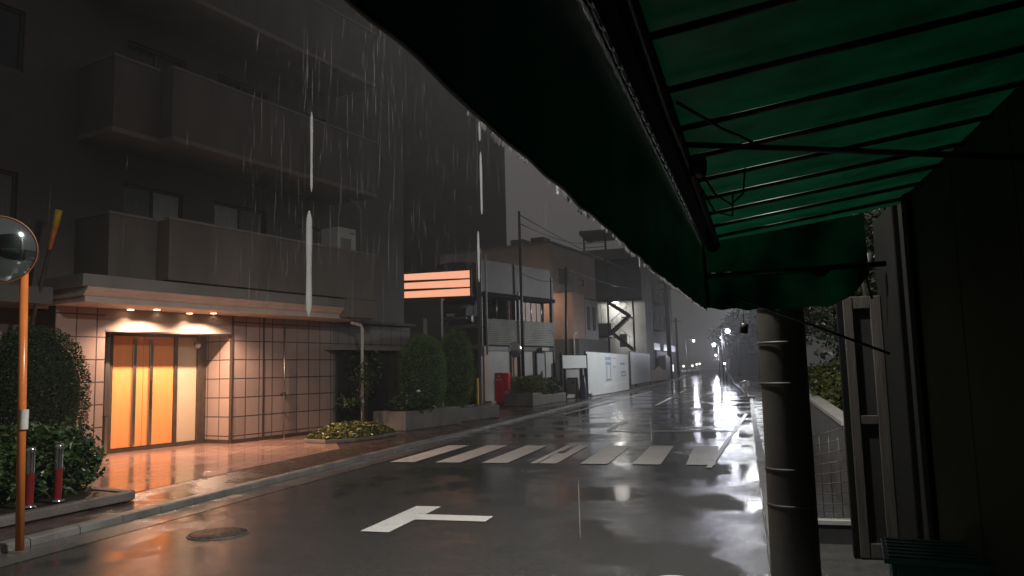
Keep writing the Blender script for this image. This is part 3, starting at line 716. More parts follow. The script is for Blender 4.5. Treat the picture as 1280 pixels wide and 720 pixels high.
# low hedge in the kerbed planter
t = thing('low_hedge', 'low leafy hedge spreading over the dark planter kerb', 'hedge', (-8.6, 7.3, .22))
b = MB()
for k in range(7): leaves(b, blob(rnd.uniform(-1.6, .15), rnd.uniform(-.9, .65), .33, .75, .6, .42, 1500, lump=.14, zmin=0), .042, rnd=rnd)
leaves(b, blob(.05, .75, .36, .62, .45, .45, 1700, lump=.14, zmin=0), .042, rnd=rnd)
leaves(b, blob(-.75, 1.2, .36, .9, .5, .48, 1700, lump=.14, zmin=0), .042, rnd=rnd)
b.build('foliage', 'leaf_hedge', t)
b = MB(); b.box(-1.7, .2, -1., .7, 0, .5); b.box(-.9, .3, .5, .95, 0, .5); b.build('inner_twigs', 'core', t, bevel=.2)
# ground-cover bed by the drainpipe
t = thing('shrub_bed', 'kerbed bed of low variegated leaves around the white drainpipe', 'plant bed', (-8.75, 16.5, .12))
shape = [(-.55, -1.15), (.15, -1.45), (.65, -1.0), (.88, -.1), (.85, .75), (.2, 1.4), (-.9, 1.5), (-.95, .2)]
b = MB(); b.prism(shape, 0, .09); b.build('kerb_edge', 'planter', t, bevel=.02)
pts = []
for i in range(3800):
    k = math.sqrt(rnd.random()); j = rnd.randrange(8); f = rnd.random()
    p = Vector(shape[j]).lerp(Vector(shape[(j + 1) % 8]), f) * k
    pts.append((p.x * .97, p.y * .97, .09 + rnd.random() ** .6 * .27 * (1.05 - k ** 3)))
b = MB(); leaves(b, pts, .048, .3, rnd=rnd); b.build('foliage', 'leaf_bed', t)
# sapling in front of the dark glass
t = thing('sapling', 'thin young tree with sparse leaves before the dark glass doors', 'tree', (-9.25, 18.0, .12))
b = MB(); b.tube([(0, 0, 0), (.05, .04, .5), (-.04, .02, .9), (.02, .05, 1.5)], .03, 8, .012)
for k in range(7):
    a = rnd.uniform(0, 6.28); z = rnd.uniform(.55, 1.3); b.tube([(0, 0, z), (math.cos(a) * .25, math.sin(a) * .25, z + .2), (math.cos(a) * .42, math.sin(a) * .42, z + .5)], .012, 5, .005)
b.build('trunk', 'bark', t)
b = MB(); leaves(b, blob(.05, .05, 1.5, .48, .48, .5, 330, shell=.2, lump=.3), .045, rnd=rnd); leaves(b, blob(-.25, -.1, .8, .35, .3, .2, 110, shell=.2, lump=.3), .045, rnd=rnd); b.build('crown', 'leaf_hedge', t)
# planters of the rounded shrubs
for lab, loc, dims in (('grey concrete planter under the nearer rounded shrub', (-8.45, 19.9, .12), (.55, 1.3, .50)), ('grey concrete planter under the farther rounded shrub', (-8.15, 22.75, .12), (.5, 1.35, .40))):
    t = thing('concrete_planter', lab, 'planter', loc, RZ, 'planters by the rounded shrubs')
    dx, dy, h = dims
    b = MB(); b.box(-dx, -dx + .1, -dy, dy, 0, h); b.box(dx - .1, dx, -dy, dy, 0, h); b.box(-dx + .1, dx - .1, -dy, -dy + .1, 0, h); b.box(-dx + .1, dx - .1, dy - .1, dy, 0, h); b.build('walls', 'conc', t, bevel=.015)
    b = MB(); b.box(-dx + .1, dx - .1, -dy + .1, dy - .1, 0, h - .06); b.build('soil', 'soil', t)
shrub('clipped_shrub', 'tall rounded clipped shrub in the nearer concrete planter', 'shrub', (-8.62, 20.6, .42), (.70, .70, 1.16), 15000, .022, 'leaf_top', 'rounded shrubs on the pavement', .02)
shrub('clipped_shrub', 'taller rounded clipped shrub in the farther concrete planter', 'shrub', (-8.45, 22.9, .42), (.60, .60, 1.29), 14000, .022, 'leaf_top', 'rounded shrubs on the pavement', .02)
shrub('low_shrub', 'low loose shrub with one white flower at the foot of the nearer rounded shrub', 'shrub', (-8.42, 19.4, .5), (.55, .85, .30), 2600, .045, 'leaf_hedge', None, .2, 2.)
b = MB(); b.lathe([(.001, .04), (.05, .02), (.06, -.02), (.001, -.05)], (0, 0, 0), (0, 0, 1), 10); o = b.build('flower', 'white_print', COL.objects['low_shrub'], loc=(.12, .15, .62))
# slatted gate behind the shrubs
t = thing('slatted_gate', 'dark upright slatted gate between the apartment block and the rounded shrubs', 'gate', (-9.3, 22.1, .12), RZ)
b = MB()
for k in range(9): b.box(-1.7 + .22 * k, -1.62 + .22 * k, 0, .04, .05, 2.5)
b.build('slats', 'dark', t)
b = MB(); b.box(-1.75, .35, .042, .09, .3, .38); b.box(-1.75, .35, .042, .09, 2.2, 2.28); b.build('rail', 'dark', t)

# hedge planter by the post box
t = thing('block_planter', 'dark block planter under the yellow green hedge at the pavement edge', 'planter', (-8.35, 32.6, .12), -R(6))
b = MB(); b.box(-.75, .55, -1.7, -.45, 0, .55); b.box(-.65, .5, -.44, 2.9, 0, .42); b.build('walls', 'planter', t, bevel=.03)
t = thing('clipped_hedge', 'square cut yellow green hedge next to the post box', 'hedge', (-8.4, 32.2, .6), -R(6))
b = MB(); leaves(b, blob(0, -.2, .36, .62, 1.0, .40, 4200, power=6, lump=.04), .045, rnd=rnd); b.build('foliage', 'leaf_yel', t)
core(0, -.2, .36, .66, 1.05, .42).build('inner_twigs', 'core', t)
t = thing('clipped_hedge', 'darker green hedge beyond the yellow green one in the same planter', 'hedge', (-8.2, 34.2, .5), -R(6))
b = MB(); leaves(b, blob(0, -.1, .36, .6, .95, .40, 3200, power=4, lump=.08), .045, rnd=rnd); b.build('foliage', 'leaf_hedge', t)
core(0, -.1, .36, .62, .95, .42).build('inner_twigs', 'core', t)

# ------------------------------------------------------------------ gate panel and hoardings
t = thing('panel_gate', 'white topped gate panel with an open dark frame, next to the hoarding', 'gate', (-8.15, 37.2, .12), -R(15))
b = MB(); b.box(0, .06, .05, 2.85, 1.55, 2.2); b.build('upper_panel', 'white', t)
b = MB(); b.box(-.12, -.06, .1, 2.8, .05, 1.54); b.build('recessed_panel', 'grey_lt', t)
for y in (0, 2.86):
    b = MB(); b.box(-.06, .08, y, y + .08, 0, 2.3); b.build('post', 'dark', t)
for y in (.38, 2.3):
    b = MB(); b.box(-.04, .06, y, y + .1, 0, 1.54); b.build('rail', 'dark', t)
t = thing('folding_sign', 'small white board in a black frame standing before the gate panel', 'sign', (-7.78, 37.9, .12), -R(35))
b = MB(); b.box(-.36, .36, -.02, .02, .25, 1.0); b.build('board', 'grey_lt', t)
b = MB(); b.box(-.42, -.36, -.03, .03, 0, 1.08); b.box(.36, .42, -.03, .03, 0, 1.08); b.box(-.36, .36, -.03, .03, 1.0, 1.08); b.build('frame', 'black', t)
b = MB(); b.box(.05, .2, -.028, -.022, .78, .9); b.build('mark', 'black', t)
t = thing('wrapped_parasol', 'furled dark navy tarp bundle leaning at the foot of the hoarding post', 'tarp bundle', (-7.45, 39.1, .12))
b = MB(); b.lathe([(.2, 0), (.22, .3), (.15, .7), (.06, 1.15), (.001, 1.2)], (0, 0, 0), (.05, .1, 1), 12); b.build('bundle', 'navy', t)
t = thing('plant_pot', 'small pale pot on the ground by the corner of the hoarding', 'pot', (-7.2, 40.1, .12))
b = MB(); b.lathe([(.001, 0), (.1, 0), (.14, .2), (.12, .2), (.1, .17), (.001, .17)], (0, 0, 0), (0, 0, 1), 14); b.build('pot', 'white_dull', t)

def hoarding(label, A, B, z0, z1, npan):
    A = Vector(A); B = Vector(B); d = B - A; L = d.length; rz = math.atan2(-d.x, d.y)
    t = thing('hoarding', label, 'hoarding', (A.x, A.y, .12), rz, 'white site hoardings')
    pw = L / npan
    for k in range(npan):
        b = MB(); m_ = 8; dy = (pw - .012) / m_
        y0 = k * pw
        for j in range(m_):
            a = y0 + j * dy
            b.quad((.0, a, z0), (.0, a + dy * .75, z0), (.0, a + dy * .75, z1), (.0, a, z1))
            b.quad((.0, a + dy * .75, z0), (-.02, a + dy * .82, z0), (-.02, a + dy * .82, z1), (.0, a + dy * .75, z1))
            b.quad((-.02, a + dy * .82, z0), (.0, a + dy, z0), (.0, a + dy, z1), (-.02, a + dy * .82, z1))
        b.box(-.05, -.025, y0, y0 + pw - .012, z0, z1)
        b.build('panel', 'white', t)
    b = MB(); b.box(-.06, .015, -.05, -.002, 0, z1 + .04); b.box(-.06, .01, L, L + .05, 0, z1 + .04); b.build('end_post', 'dark', t)
    b = MB(); b.box(-.06, .008, 0, L, z1 + .002, z1 + .05); b.build('top_rail', 'dark', t)
    return t, L
hd, L = hoarding('long white site hoarding along the pavement with faint blue notices', (-7.50, 40.6), (-6.86, 53.2), .02, 2.42, 12)
# notices: frames and blocks of faded print
def notice(y0, y1, z0, z1, m, hollow=0, name='notice'):
    b = MB()
    if hollow:
        h = hollow
        b.box(.003, .012, y0, y1, z0, z0 + h); b.box(.003, .012, y0, y1, z1 - h, z1); b.box(.003, .012, y0, y0 + h, z0 + h, z1 - h); b.box(.003, .012, y1 - h, y1, z0 + h, z1 - h)
    else: b.box(.003, .012, y0, y1, z0, z1)
    return b.build(name, m, hd)
notice(5.0, 6.6, 2.0, 2.2, 'blue_print'); notice(5.0, 6.6, 1.7, 1.9, 'blue_print'); notice(5.2, 5.4, .9, 1.68, 'blue_print'); notice(6.3, 6.5, .9, 1.68, 'blue_print'); notice(5.0, 6.6, .75, .87, 'dark_print')
notice(7.0, 8.3, 1.5, 2.25, 'white_print'); notice(7.2, 8.2, 1.55, 1.62, 'dark_print'); notice(7.2, 8.2, 2.1, 2.16, 'dark_print')
notice(9.6, 11.2, 1.72, 1.85, 'dark_print'); notice(9.8, 11.6, .95, 1.3, 'blue_print', .12)
notice(4.2, 8.4, .42, .62, 'white_print'); notice(8.8, 11.6, .48, .64, 'white_print')
hoarding('shorter white hoarding standing clear of the ground beyond the long one', (-6.85, 54.3), (-6.75, 67.0), .32, 2.62, 10)

# ------------------------------------------------------------------ houses behind the hoarding
HB = thing('beige_house', 'flat roofed beige house with a square shuttered window and an orange lit lower wall', 'house', (-11.5, 50.5, 0), -R(11))
def hb(n, b, m, parent=HB): return b.build(n, m, parent)
b = MB(); holed_wall(b, 0, 0, 8.4, 6.95, 10.3, [(1.2, 2.9, 7.6, 8.7), (5.1, 6.0, 7.8, 8.3)], .2)
b.quad((0, 0, 6.95), (0, 0, 10.3), (-9, 0, 10.3), (-9, 0, 6.95)); b.quad((0, 0, 10.3), (0, 8.4, 10.3), (-9, 8.4, 10.3), (-9, 0, 10.3)); b.quad((0, 8.4, 6.95), (-9, 8.4, 6.95), (-9, 8.4, 10.3), (0, 8.4, 10.3)); b.quad((0, 0, 6.95), (-9, 0, 6.95), (-9, 8.4, 6.95), (0, 8.4, 6.95))
hb('wall', b, 'beige')
b = MB(); b.box(-.14, -.08, 1.25, 2.85, 7.65, 8.65); f = hb('window', b, 'dark')
b = MB(); b.box(-.075, -.06, 1.35, 2.05, 7.75, 8.55); b.box(-.075, -.06, 2.1, 2.78, 7.75, 8.55); hb('pane', b, 'wglass', f)
b = MB(); b.box(-.14, -.08, 5.15, 5.95, 7.85, 8.25); f = hb('window', b, 'dark')
b = MB(); b.box(-.075, -.06, 5.25, 5.85, 7.9, 8.2); hb('pane', b, 'curtain', f)
b = MB(); b.box(-9.1, .12, -.1, 8.5, 10.302, 10.42); r_ = hb('roof', b, 'greybld_d')
for x in (-3., -1.4):
    b = MB(); b.box(x - .5, x + .5, .8, 2., 10.422, 10.95); hb('roof_tank', b, 'black', r_)
b = MB(); b.box(-6, 1.0, 1.2, 3.4, 3.7, 6.93); hb('lower_block', b, 'beige_pk')
b = MB(); b.box(-6, 1.02, 3.42, 6.0, 3.7, 6.6); lb = hb('side_block', b, 'grey_lt')
b = MB(); b.box(1.021, 1.06, 3.8, 4.3, 4.4, 6.1); b.box(1.021, 1.06, 4.9, 5.4, 4.4, 6.1); hb('window', b, 'greybld_d', lb)
b = MB(); b.box(-9, 1.6, .6, 6.4, .12, 3.68); hb('base_block', b, 'greybld')
b = MB(); b.tube([(1.3, .5, .2), (1.3, .5, 3.9), (1.5, .5, 4.1)], .06); hb('vent_pipe', b, 'white_dull')
b = MB(); b.box(-1.6, -1.2, .95, 1.19, 6.5, 6.62); hb('wall_lamp', b, 'lampsmall')
L = bpy.data.lights.new('wall_lamp_light', 'POINT'); L.energy = 95; L.color = (1., .62, .42); L.shadow_soft_size = .15
o = bpy.data.objects.new('wall_lamp_light', L); COL.objects.link(o); o.parent = HB; o.location = (-1.3, -.6, 6.3)

SB = thing('stair_house', 'dark three storey house with zigzag outside stairs and a roof shelter', 'house', (-12., 66., 0))
def sb(n, b, m, parent=SB): return b.build(n, m, parent)
b = MB(); b.box(0, 4.9, 0, 9, 7.45, 11.5); b.box(0, .8, 0, 9, .12, 7.448); b.box(.802, 4.9, 2.3, 9, .12, 7.448); sb('wall', b, 'greybld_d')
b = MB(); b.box(.802, 4.9, 2.2, 2.298, .12, 7.44); sb('lit_wall', b, 'grey_lt')
b = MB(); b.box(-.1, 5.0, -1.0, -.001, 11.0, 11.9); b.box(-.1, 5., -1.0, -.002, 7.6, 8.5); sb('gallery', b, 'greybld_d')
b = MB(); b.box(-.1, 5., -1.0, -.003, 7.3, 7.45); b.box(.8, 2.2, -.9, 2.19, 4.3, 4.42); sb('floor_slab', b, 'dark')
b = MB(); b.box(1.0, 2.3, -.95, -.9, 4.42, 5.5); sb('balcony_front', b, 'grey')
for x, z in ((.1, 13.3), (2.0, 13.3), (2.05, 11.2), (4.2, 12.3), (4.2, 7.4)):
    b = MB(); b.tube([(x, -.9 if z < 13 else -.5, .12 if z < 12 else 11.5), (x, -.9 if z < 13 else -.5, z)], .09, 6); sb('post', b, 'dark')
b = MB(); b.box(-.2, 2.5, -1.1, 3., 13.3, 13.65); sh = sb('shelter_roof', b, 'dark')
b = MB()
for z in (12.2, 12.6): b.box(.1, 2.0, -.53, -.47, z, z + .05)
sb('rail', b, 'dark', sh)
b = MB(); b.box(1.0, 1.55, 2.14, 2.198, 4.45, 7.3); d_ = sb('door', b, 'white_dull')
b = MB(); b.box(1.12, 1.4, 2.1, 2.138, 5.6, 7.); sb('pane', b, 'curtain', d_)
b = MB(); b.box(1.7, 2.6, 2.05, 2.195, 7.2, 7.27); sb('strip_lamp', b, 'lampsmall')
for x, z, e in ((2.4, 6.9, 190), (3.2, 4.2, 60)):
    L = bpy.data.lights.new('stair_lamp_light', 'POINT'); L.energy = e; L.color = (1., .96, .9); L.shadow_soft_size = .2
    o = bpy.data.objects.new('stair_lamp_light', L); COL.objects.link(o); o.parent = SB; o.location = (x, 1.0, z)
def flight(x0, z0, x1, z1, y0):
    b = MB(); n = 9
    b.extrude([(x0, y0, z0 - .1), (x1, y0, z1 - .1), (x1, y0, z1 + .28), (x0, y0, z0 + .28)], (0, .05, 0))
    b.extrude([(x0, y0 + .9, z0 - .1), (x1, y0 + .9, z1 - .1), (x1, y0 + .9, z1 + .22), (x0, y0 + .9, z0 + .22)], (0, .05, 0))
    for k in range(n):
        f = (k + .5) / n; x = x0 + (x1 - x0) * f; z = z0 + (z1 - z0) * f
        b.box(x - .1, x + .1, y0 + .051, y0 + .899, z, z + .04)
    o = sb('staircase', b, 'dark')
    b = MB(); b.tube([(x0, y0 + .02, z0 + 1.0), (x1, y0 + .02, z1 + 1.0)], .025, 6)
    for k in range(4):
        f = (k + .2) / 3.6; x = x0 + (x1 - x0) * f; z = z0 + (z1 - z0) * f
        b.tube([(x, y0 + .02, z + .2), (x, y0 + .02, z + 1.)], .018, 5)
    sb('handrail', b, 'grey', o)
flight(2.25, 7.1, 4.0, 5.9, -1.9); flight(3.95, 5.7, 2.55, 4.5, -3.0); flight(2.6, 4.4, 4.1, 3.1, -1.9)
for x0, x1, z in ((3.5, 4.3, 5.74), (2.1, 2.7, 4.42)):
    b = MB(); b.box(x0, x1, -3.1, -.95, z, z + .08); sb('landing', b, 'dark')
b = MB(); b.box(3.0, 3.6, -1.2, -.8, 3.4, 4.5); sb('outdoor_unit', b, 'white_dull')

GB = thing('balcony_house', 'grey block with stacked balconies beyond the outside stairs', 'house', (-9.4, 82., 0), -R(4))
def gb(n, b, m, parent=GB): return b.build(n, m, parent)
hs = [(1 + 4.2 * j, 2.9 + 4.2 * j, 6.6 + 3.2 * k, 8.2 + 3.2 * k) for j in range(6) for k in range(2)]
b = MB(); holed_wall(b, 0, 0, 26, 4.4, 14.2, hs, .2); b.quad((0, 0, 4.4), (0, 0, 14.2), (-10, 0, 14.2), (-10, 0, 4.4)); b.quad((0, 0, 14.2), (0, 26, 14.2), (-10, 26, 14.2), (-10, 0, 14.2)); gb('wall', b, 'greybld')
for h in hs:
    b = MB(); b.box(-.12, -.06, h[0] + .05, h[1] - .05, h[2] + .05, h[3] - .05); gb('window', b, 'wglass')
for z in (5.9, 9.1):
    b = MB(); b.box(.01, 1.1, 4., 11.8, z, z + .9); gb('balcony', b, 'greybld_d')
b = MB(); b.box(-6, .8, -1.2, 22, 3.6, 4.38); gb('shop_fascia', b, 'white')
b = MB(); b.box(-6, .3, -1, 22, .12, 3.58); gb('shop_front', b, 'brown_red')
b = MB(); b.box(.31, .36, .6, 3.4, 1.9, 3.3); b.box(.31, .36, 4.2, 7., 1.9, 3.3); gb('shop_window', b, 'curtain')
b = MB(); b.box(-.5, 1.0, -3.5, -1.25, .12, 3.4); gb('side_porch', b, 'greybld_d')

t = thing('picket_fence', 'pale wooden picket fence between the short hoarding and the grey gate pillar', 'fence', (-7.15, 70.5, .12), -R(2))
b = MB()
for k in range(26): b.box(0, .03, k * .55, k * .55 + .38, .2, 1.25 + .35 * math.exp(-((k - 11) / 4) ** 2))
b.build('pickets', 'picket', t)
b = MB(); b.box(-.06, -.002, 0, 14.2, .4, .5); b.box(-.06, -.002, 0, 14.2, 1., 1.1); b.build('rail', 'picket', t)
t = thing('gate_pillar', 'plain violet grey panel wall ending at the concrete pole', 'wall', (-7.25, 86., .12), -R(-1))
b = MB(); b.box(-.5, .3, 0, 13, 0, 2.7); b.build('panel', 'violet_grey', t)
b = MB(); b.box(-.52, .32, 0, 5, 2.702, 2.8); b.build('cap', 'white_dull', t)

t = thing('far_house', 'dim grey house far along the street behind the concrete pole', 'house', (-9.6, 108, 0))
b = MB(); b.box(-8, 0, 0, 20, 0, 8.8); b.build('wall', 'greybld', t)
b = MB(); b.box(-8.2, .3, -.3, 20.3, 8.802, 9.1); b.build('roof', 'greybld_d', t)
t = thing('far_house', 'low dark house beyond the lit vending machine', 'house', (-10.6, 140, 0))
b = MB(); b.box(-8, 0, 0, 20, 0, 5.8); b.build('wall', 'greybld', t)
b = MB(); b.extrude([(-8.4, -.4, 5.8), (.4, -.4, 5.8), (-4, -.4, 7.6)], (0, 20.8, 0)); b.build('roof', 'greybld_d', t)
t = thing('vending_machine', 'glowing white vending machine far down the pavement', 'vending machine', (-7.75, 103, .12), R(8))
b = MB(); b.box(-.5, .5, 0, .7, 0, 1.9); b.build('cabinet', 'white_dull', t, bevel=.03)
b = MB(); b.box(-.42, .42, -.02, -.003, .9, 1.8); b.build('display', 'vend', t)
b = MB(); b.box(-.3, .3, -.02, -.003, .2, .5); b.build('tray', 'black', t)

# ------------------------------------------------------------------ poles and wires
def pole(name, label, base, top, r0, r1, m, extra=()):
    t = thing(name, label, 'utility pole', base, 0, 'utility poles')
    o = Vector(base); b = MB(); b.tube([(0, 0, 0), Vector(top) - o], r0, 14, r1); b.build('shaft', m, t)
    for a, c, w in extra:
        b = MB(); b.tube([Vector(a) - o, Vector(c) - o], w, 8); b.build('crossarm', 'dark', t)
    return t
pole('utility_pole', 'thin dark pole rising behind the hedge and small mirror', (-8.95, 33.0, .12), (-8.95, 33.0, 8.85), .075, .06, 'dark')
pole('utility_pole', 'slim leaning pole before the beige house', (-8.15, 38.3, .12), (-7.95, 38.3, 6.9), .08, .055, 'dark')
pole('utility_pole', 'tall concrete pole at the end of the violet grey wall', (-7.15, 95, .12), (-7.3, 95, 12.8), .30, .2, 'conc_pole', (((-8.2, 95, 12.), (-6.2, 95, 12.), .07), ((-7.9, 95, 11.2), (-6.5, 95, 11.2), .06)))
pole('utility_pole', 'distant pole beyond the low dark house', (-8.9, 136, .0), (-8.9, 136, 10.2), .25, .17, 'conc_pole', (((-9.8, 136, 9.6), (-8., 136, 9.6), .07),))
def cable(label, A, B, sag, r=.018):
    A = Vector(A); B = Vector(B); b = MB(); n = 14
    b.tube([A.lerp(B, k / n) - Vector((0, 0, sag * 4 * (k / n) * (1 - k / n))) for k in range(n + 1)], r, 5)
    tag(b.build('cable', 'cable'), label, 'cable', 'overhead cables')
cable('sagging cable from the thin dark pole to the roof shelter', (-8.95, 33, 8.3), (-11.2, 68, 13.2), .5, .025)
cable('cable running from the slim leaning pole over the beige roof', (-7.95, 38.3, 6.8), (-7.3, 95, 12.0), .9, .02)
cable('cable crossing the sky from the concrete pole over the far street', (-6.3, 95, 12), (2.8, 84, 9.9), .8, .03)
cable('lower cable crossing the far street beneath the higher one', (-6.6, 95, 11.2), (2.8, 84, 9.0), 1.1, .025)
cable('upper cable from the thin dark pole along the street to the concrete pole', (-8.95, 33, 8.7), (-7.3, 95, 12.6), .7, .022)
cable('cable dropping from the slim leaning pole to the parking frame', (-7.95, 38.3, 6.6), (-9.3, 40., 6.4), .15, .015)
cable('cable along the far street between the two distant poles', (-7.9, 95, 11.2), (-8.9, 136, 9.6), .8, .03)

# big concrete pole next to the awning
UP = thing('utility_pole', 'thick ringed concrete utility pole at the end of the green awning', 'utility pole', (.36, 5.86, .035), 0, 'utility poles')
b = MB(); b.lathe([(.168, 0), (.160, 2.), (.150, 4.), (.135, 8.)], (0, 0, 0), (.003, 0, 1), 40); b.build('shaft', 'conc_pole', UP)
for z in (.58, .83, 1.43, 1.72, 1.99):
    b = MB(); b.lathe([(.1635, -.009), (.1675, -.009), (.1675, .009), (.1635, .009)], (0, 0, z), (.003, 0, 1), 40); b.build('band', 'conc_pole', UP)
b = MB(); b.box(-1.2, .0, -.03, .03, 5.75, 5.81); b.build('lamp_arm', 'grey', UP)
b = MB(); b.box(-1.6, -1.05, -.13, .13, 5.66, 5.748); lh = b.build('lamp_head', 'grey_lt', UP, bevel=.03)
b = MB(); b.box(-1.55, -1.1, -.1, .1, 5.640, 5.658); b.build('lamp_lens', 'lampwhite', lh)

def spot(name, loc, target, power, col, size, blend, soft):
    L = bpy.data.lights.new(name, 'SPOT'); L.energy = power; L.color = col; L.spot_size = R(size); L.spot_blend = blend; L.shadow_soft_size = soft
    o = bpy.data.objects.new(name, L); COL.objects.link(o); o.location = loc
    o.rotation_euler = (Vector(target) - Vector(loc)).to_track_quat('-Z', 'Y').to_euler()
    return o
spot('road_light', (.36 - 1.32, 5.86, 5.60), (-1.25, 7.2, 0), 1500, (1., .95, .88), 163, .35, .08)

def street_lamp(label, base, head, power, lens='lampfar', r=.07, col=(.82, .85, 1.), size=.16, point=True):
    t = thing('street_lamp', label, 'street lamp', base, 0, 'street lamps down the road')
    o = Vector(base); h = Vector(head) - o
    b = MB(); b.tube([(0, 0, 0), (0, 0, h.z + .15)], r, 10, r * .7); b.build('pole', 'grey', t)
    b = MB(); b.tube([(0, 0, h.z + .1), (h.x * .5, h.y * .5, h.z + .2), (h.x, h.y, h.z + .16)], r * .5, 8); b.build('arm', 'grey', t)
    b = MB(); b.lathe([(.001, .14), (size * .5, .13), (size * .62, .06), (size * .6, .03)], h, (0, 0, 1), 18); b.build('lamp_head', 'grey', t)
    b = MB(); b.lathe([(max(.001, size * .95 * math.sin(math.pi * k / 10)), -size * .35 - size * .95 * math.cos(math.pi * k / 10)) for k in range(11)], h, (0, 0, 1), 18); b.build('lamp_lens', lens, t)
    if power:
        L = bpy.data.lights.new('road_light', 'POINT'); L.energy = power; L.color = col; L.shadow_soft_size = .3
        q = bpy.data.objects.new('road_light', L); COL.objects.link(q); q.location = Vector(head) - Vector((0, 0, size * 1.2 + .35))
street_lamp('street lamp standing by the kerb behind the thick concrete pole', (1.75, 43, .03), (.85, 43, 6.0), 0, 'lampwhite', size=.16)
spot('road_light', (.85, 43, 5.70), (-3.2, 42.2, 0), 2500, (.95, .97, 1.), 158, .45, .12)
street_lamp('brightest of the far white street lamps, on a thin pale post', (-.75, 75, .03), (-.15, 75, 4.95), 500, size=.24)
street_lamp('second brightest far lamp, in front of the dark trees', (-1.6, 112, .03), (-2.2, 112, 4.7), 600, size=.27)
street_lamp('smaller lamp high between the two bright far ones', (-.7, 100, .03), (-1.05, 100, 5.2), 120, size=.12)
street_lamp('lone lamp to the left above the far roadway', (-8.2, 150, .03), (-6.7, 150, 6.6), 500, size=.24)
street_lamp('low dim lamp under the second brightest far one', (-2.2, 150, .03), (-2.7, 150, 3.7), 350, size=.22)
street_lamp('tiny low lamp on the post right below the brightest one', (-.45, 71, .03), (-.55, 71, 1.85), 30, size=.10)
for i, (x, y, z, lab) in enumerate(((-8.2, 140, 1.7, 'leftmost of four tiny lanterns along the far kerb'), (-6.9, 145, 1.75, 'second from the left of four tiny lanterns along the far kerb'), (-6.4, 152, 2.0, 'third from the left of four tiny lanterns along the far kerb'), (-6., 156, 2.1, 'rightmost of four tiny lanterns along the far kerb'))):
    t = thing('lantern', lab, 'lantern', (x, y, 0), 0, 'far lanterns')
    b = MB(); b.tube([(0, 0, 0), (0, 0, z - .2)], .05, 6); b.build('post', 'grey', t)
    b = MB(); b.lathe([(.001, -.22), (.2, -.1), (.2, .1), (.001, .22)], (0, 0, z), (0, 0, 1), 10); b.build('globe', 'lampsmall', t)
t = thing('guard_rail', 'long low pale guard rail lit white across the far end of the road', 'guard rail', (-6.6, 158, 0))
b = MB(); b.extrude([(-3.2, 0, .55), (4.2, 30, .75), (4.2, 30, 1.35), (-3.2, 0, .95)], (.05, -.1, 0)); b.build('rail', 'white_print', t)
b = MB()
for k in range(5): b.box(-3.1 + 1.8 * k, -3. + 1.8 * k, 7.3 * k, 7.3 * k + .1, 0, .7)
b.build('posts', 'grey', t)
spot('road_light', (-4.5, 148, 4.8), (-3.6, 172, 1.0), 2500, (.95, .95, 1.), 90, .5, .3)  # added spot with no lamp fixture, brightens the guard rail
t = thing('guard_post', 'white curved guard rail end standing at the kerb beside the thick pole', 'guard rail', (.62, 37.6, .035))
b = MB(); b.tube([(-.25, 0, .62), (-.22, 0, .75), (-.05, 0, .80), (.10, .2, .76), (.14, .3, .60)], .06, 8); b.build('curved_rail', 'white_print', t)
b = MB(); b.tube([(-.02, .05, 0), (-.02, .05, .78)], .07, 10); b.build('post', 'white_print', t)
b = MB(); b.box(-.3, .35, -.1, .3, 0, .12); b.build('foot', 'white_dull', t)

# ------------------------------------------------------------------ dark trees on the right, far and near
def tree(label, base, h, crown, n, size, group='dark trees', lo=.5):
    t = thing('tree', label, 'tree', base, 0, group)
    b = MB(); b.tube([(0, 0, 0), (.1, .1, h * .35), (-.1, .15, h * .7)], h * .03, 8, h * .012)
    for k in range(6):
        a = rnd.uniform(0, 6.28); z = h * rnd.uniform(.3, .6)
        b.tube([(0, .1, z), (math.cos(a) * crown * .4, math.sin(a) * crown * .4, z + h * .15), (math.cos(a) * crown * .75, math.sin(a) * crown * .75, z + h * .25)], h * .012, 6, h * .004)
    b.build('trunk', 'bark', t)
    b = MB(); pts = []
    for k in range(9):
        a = rnd.uniform(0, 6.28); q = rnd.uniform(.1, .65) * crown
        pts += blob(math.cos(a) * q, math.sin(a) * q, h * rnd.uniform(lo, .85), crown * .48, crown * .48, h * .18, n // 9, lump=.3, shell=.35)
    leaves(b, pts, size, rnd=rnd); b.build('crown', 'leaf_tree', t)
tree('dark tall tree looming behind the thick concrete pole', (2.9, 17., 0), 5.6, 2.2, 8000, .07, lo=.32)
tree('dark tree overhanging the side path near the shop door', (1.95, 11.6, 0), 4.0, 1.0, 6500, .05, lo=.42)
tree('far dark tree behind the brightest street lamp', (3.2, 92, 0), 9.5, 4.2, 2600, .25)
tree('far dark tree next to the second brightest lamp', (1.2, 122, 0), 9., 3.6, 2000, .28)
tree('distant dark tree nearest the end of the road', (-.2, 160, 0), 10., 3.5, 1600, .3)
tree('dark tree on the right roadside before the far street lamps', (5.2, 64, 0), 9.5, 4.2, 3000, .2)
t = thing('hillside_house', 'dim dark house far off behind the roadside trees', 'house', (2.0, 128, 0))
b = MB(); b.box(-2, 8, 0, 12, 0, 6.4); b.build('wall', 'greybld_d', t)
b = MB(); b.extrude([(-2.4, -.4, 6.4), (8.4, -.4, 6.4), (3, -.4, 8.6)], (0, 12.8, 0)); b.build('roof', 'greybld_d', t)

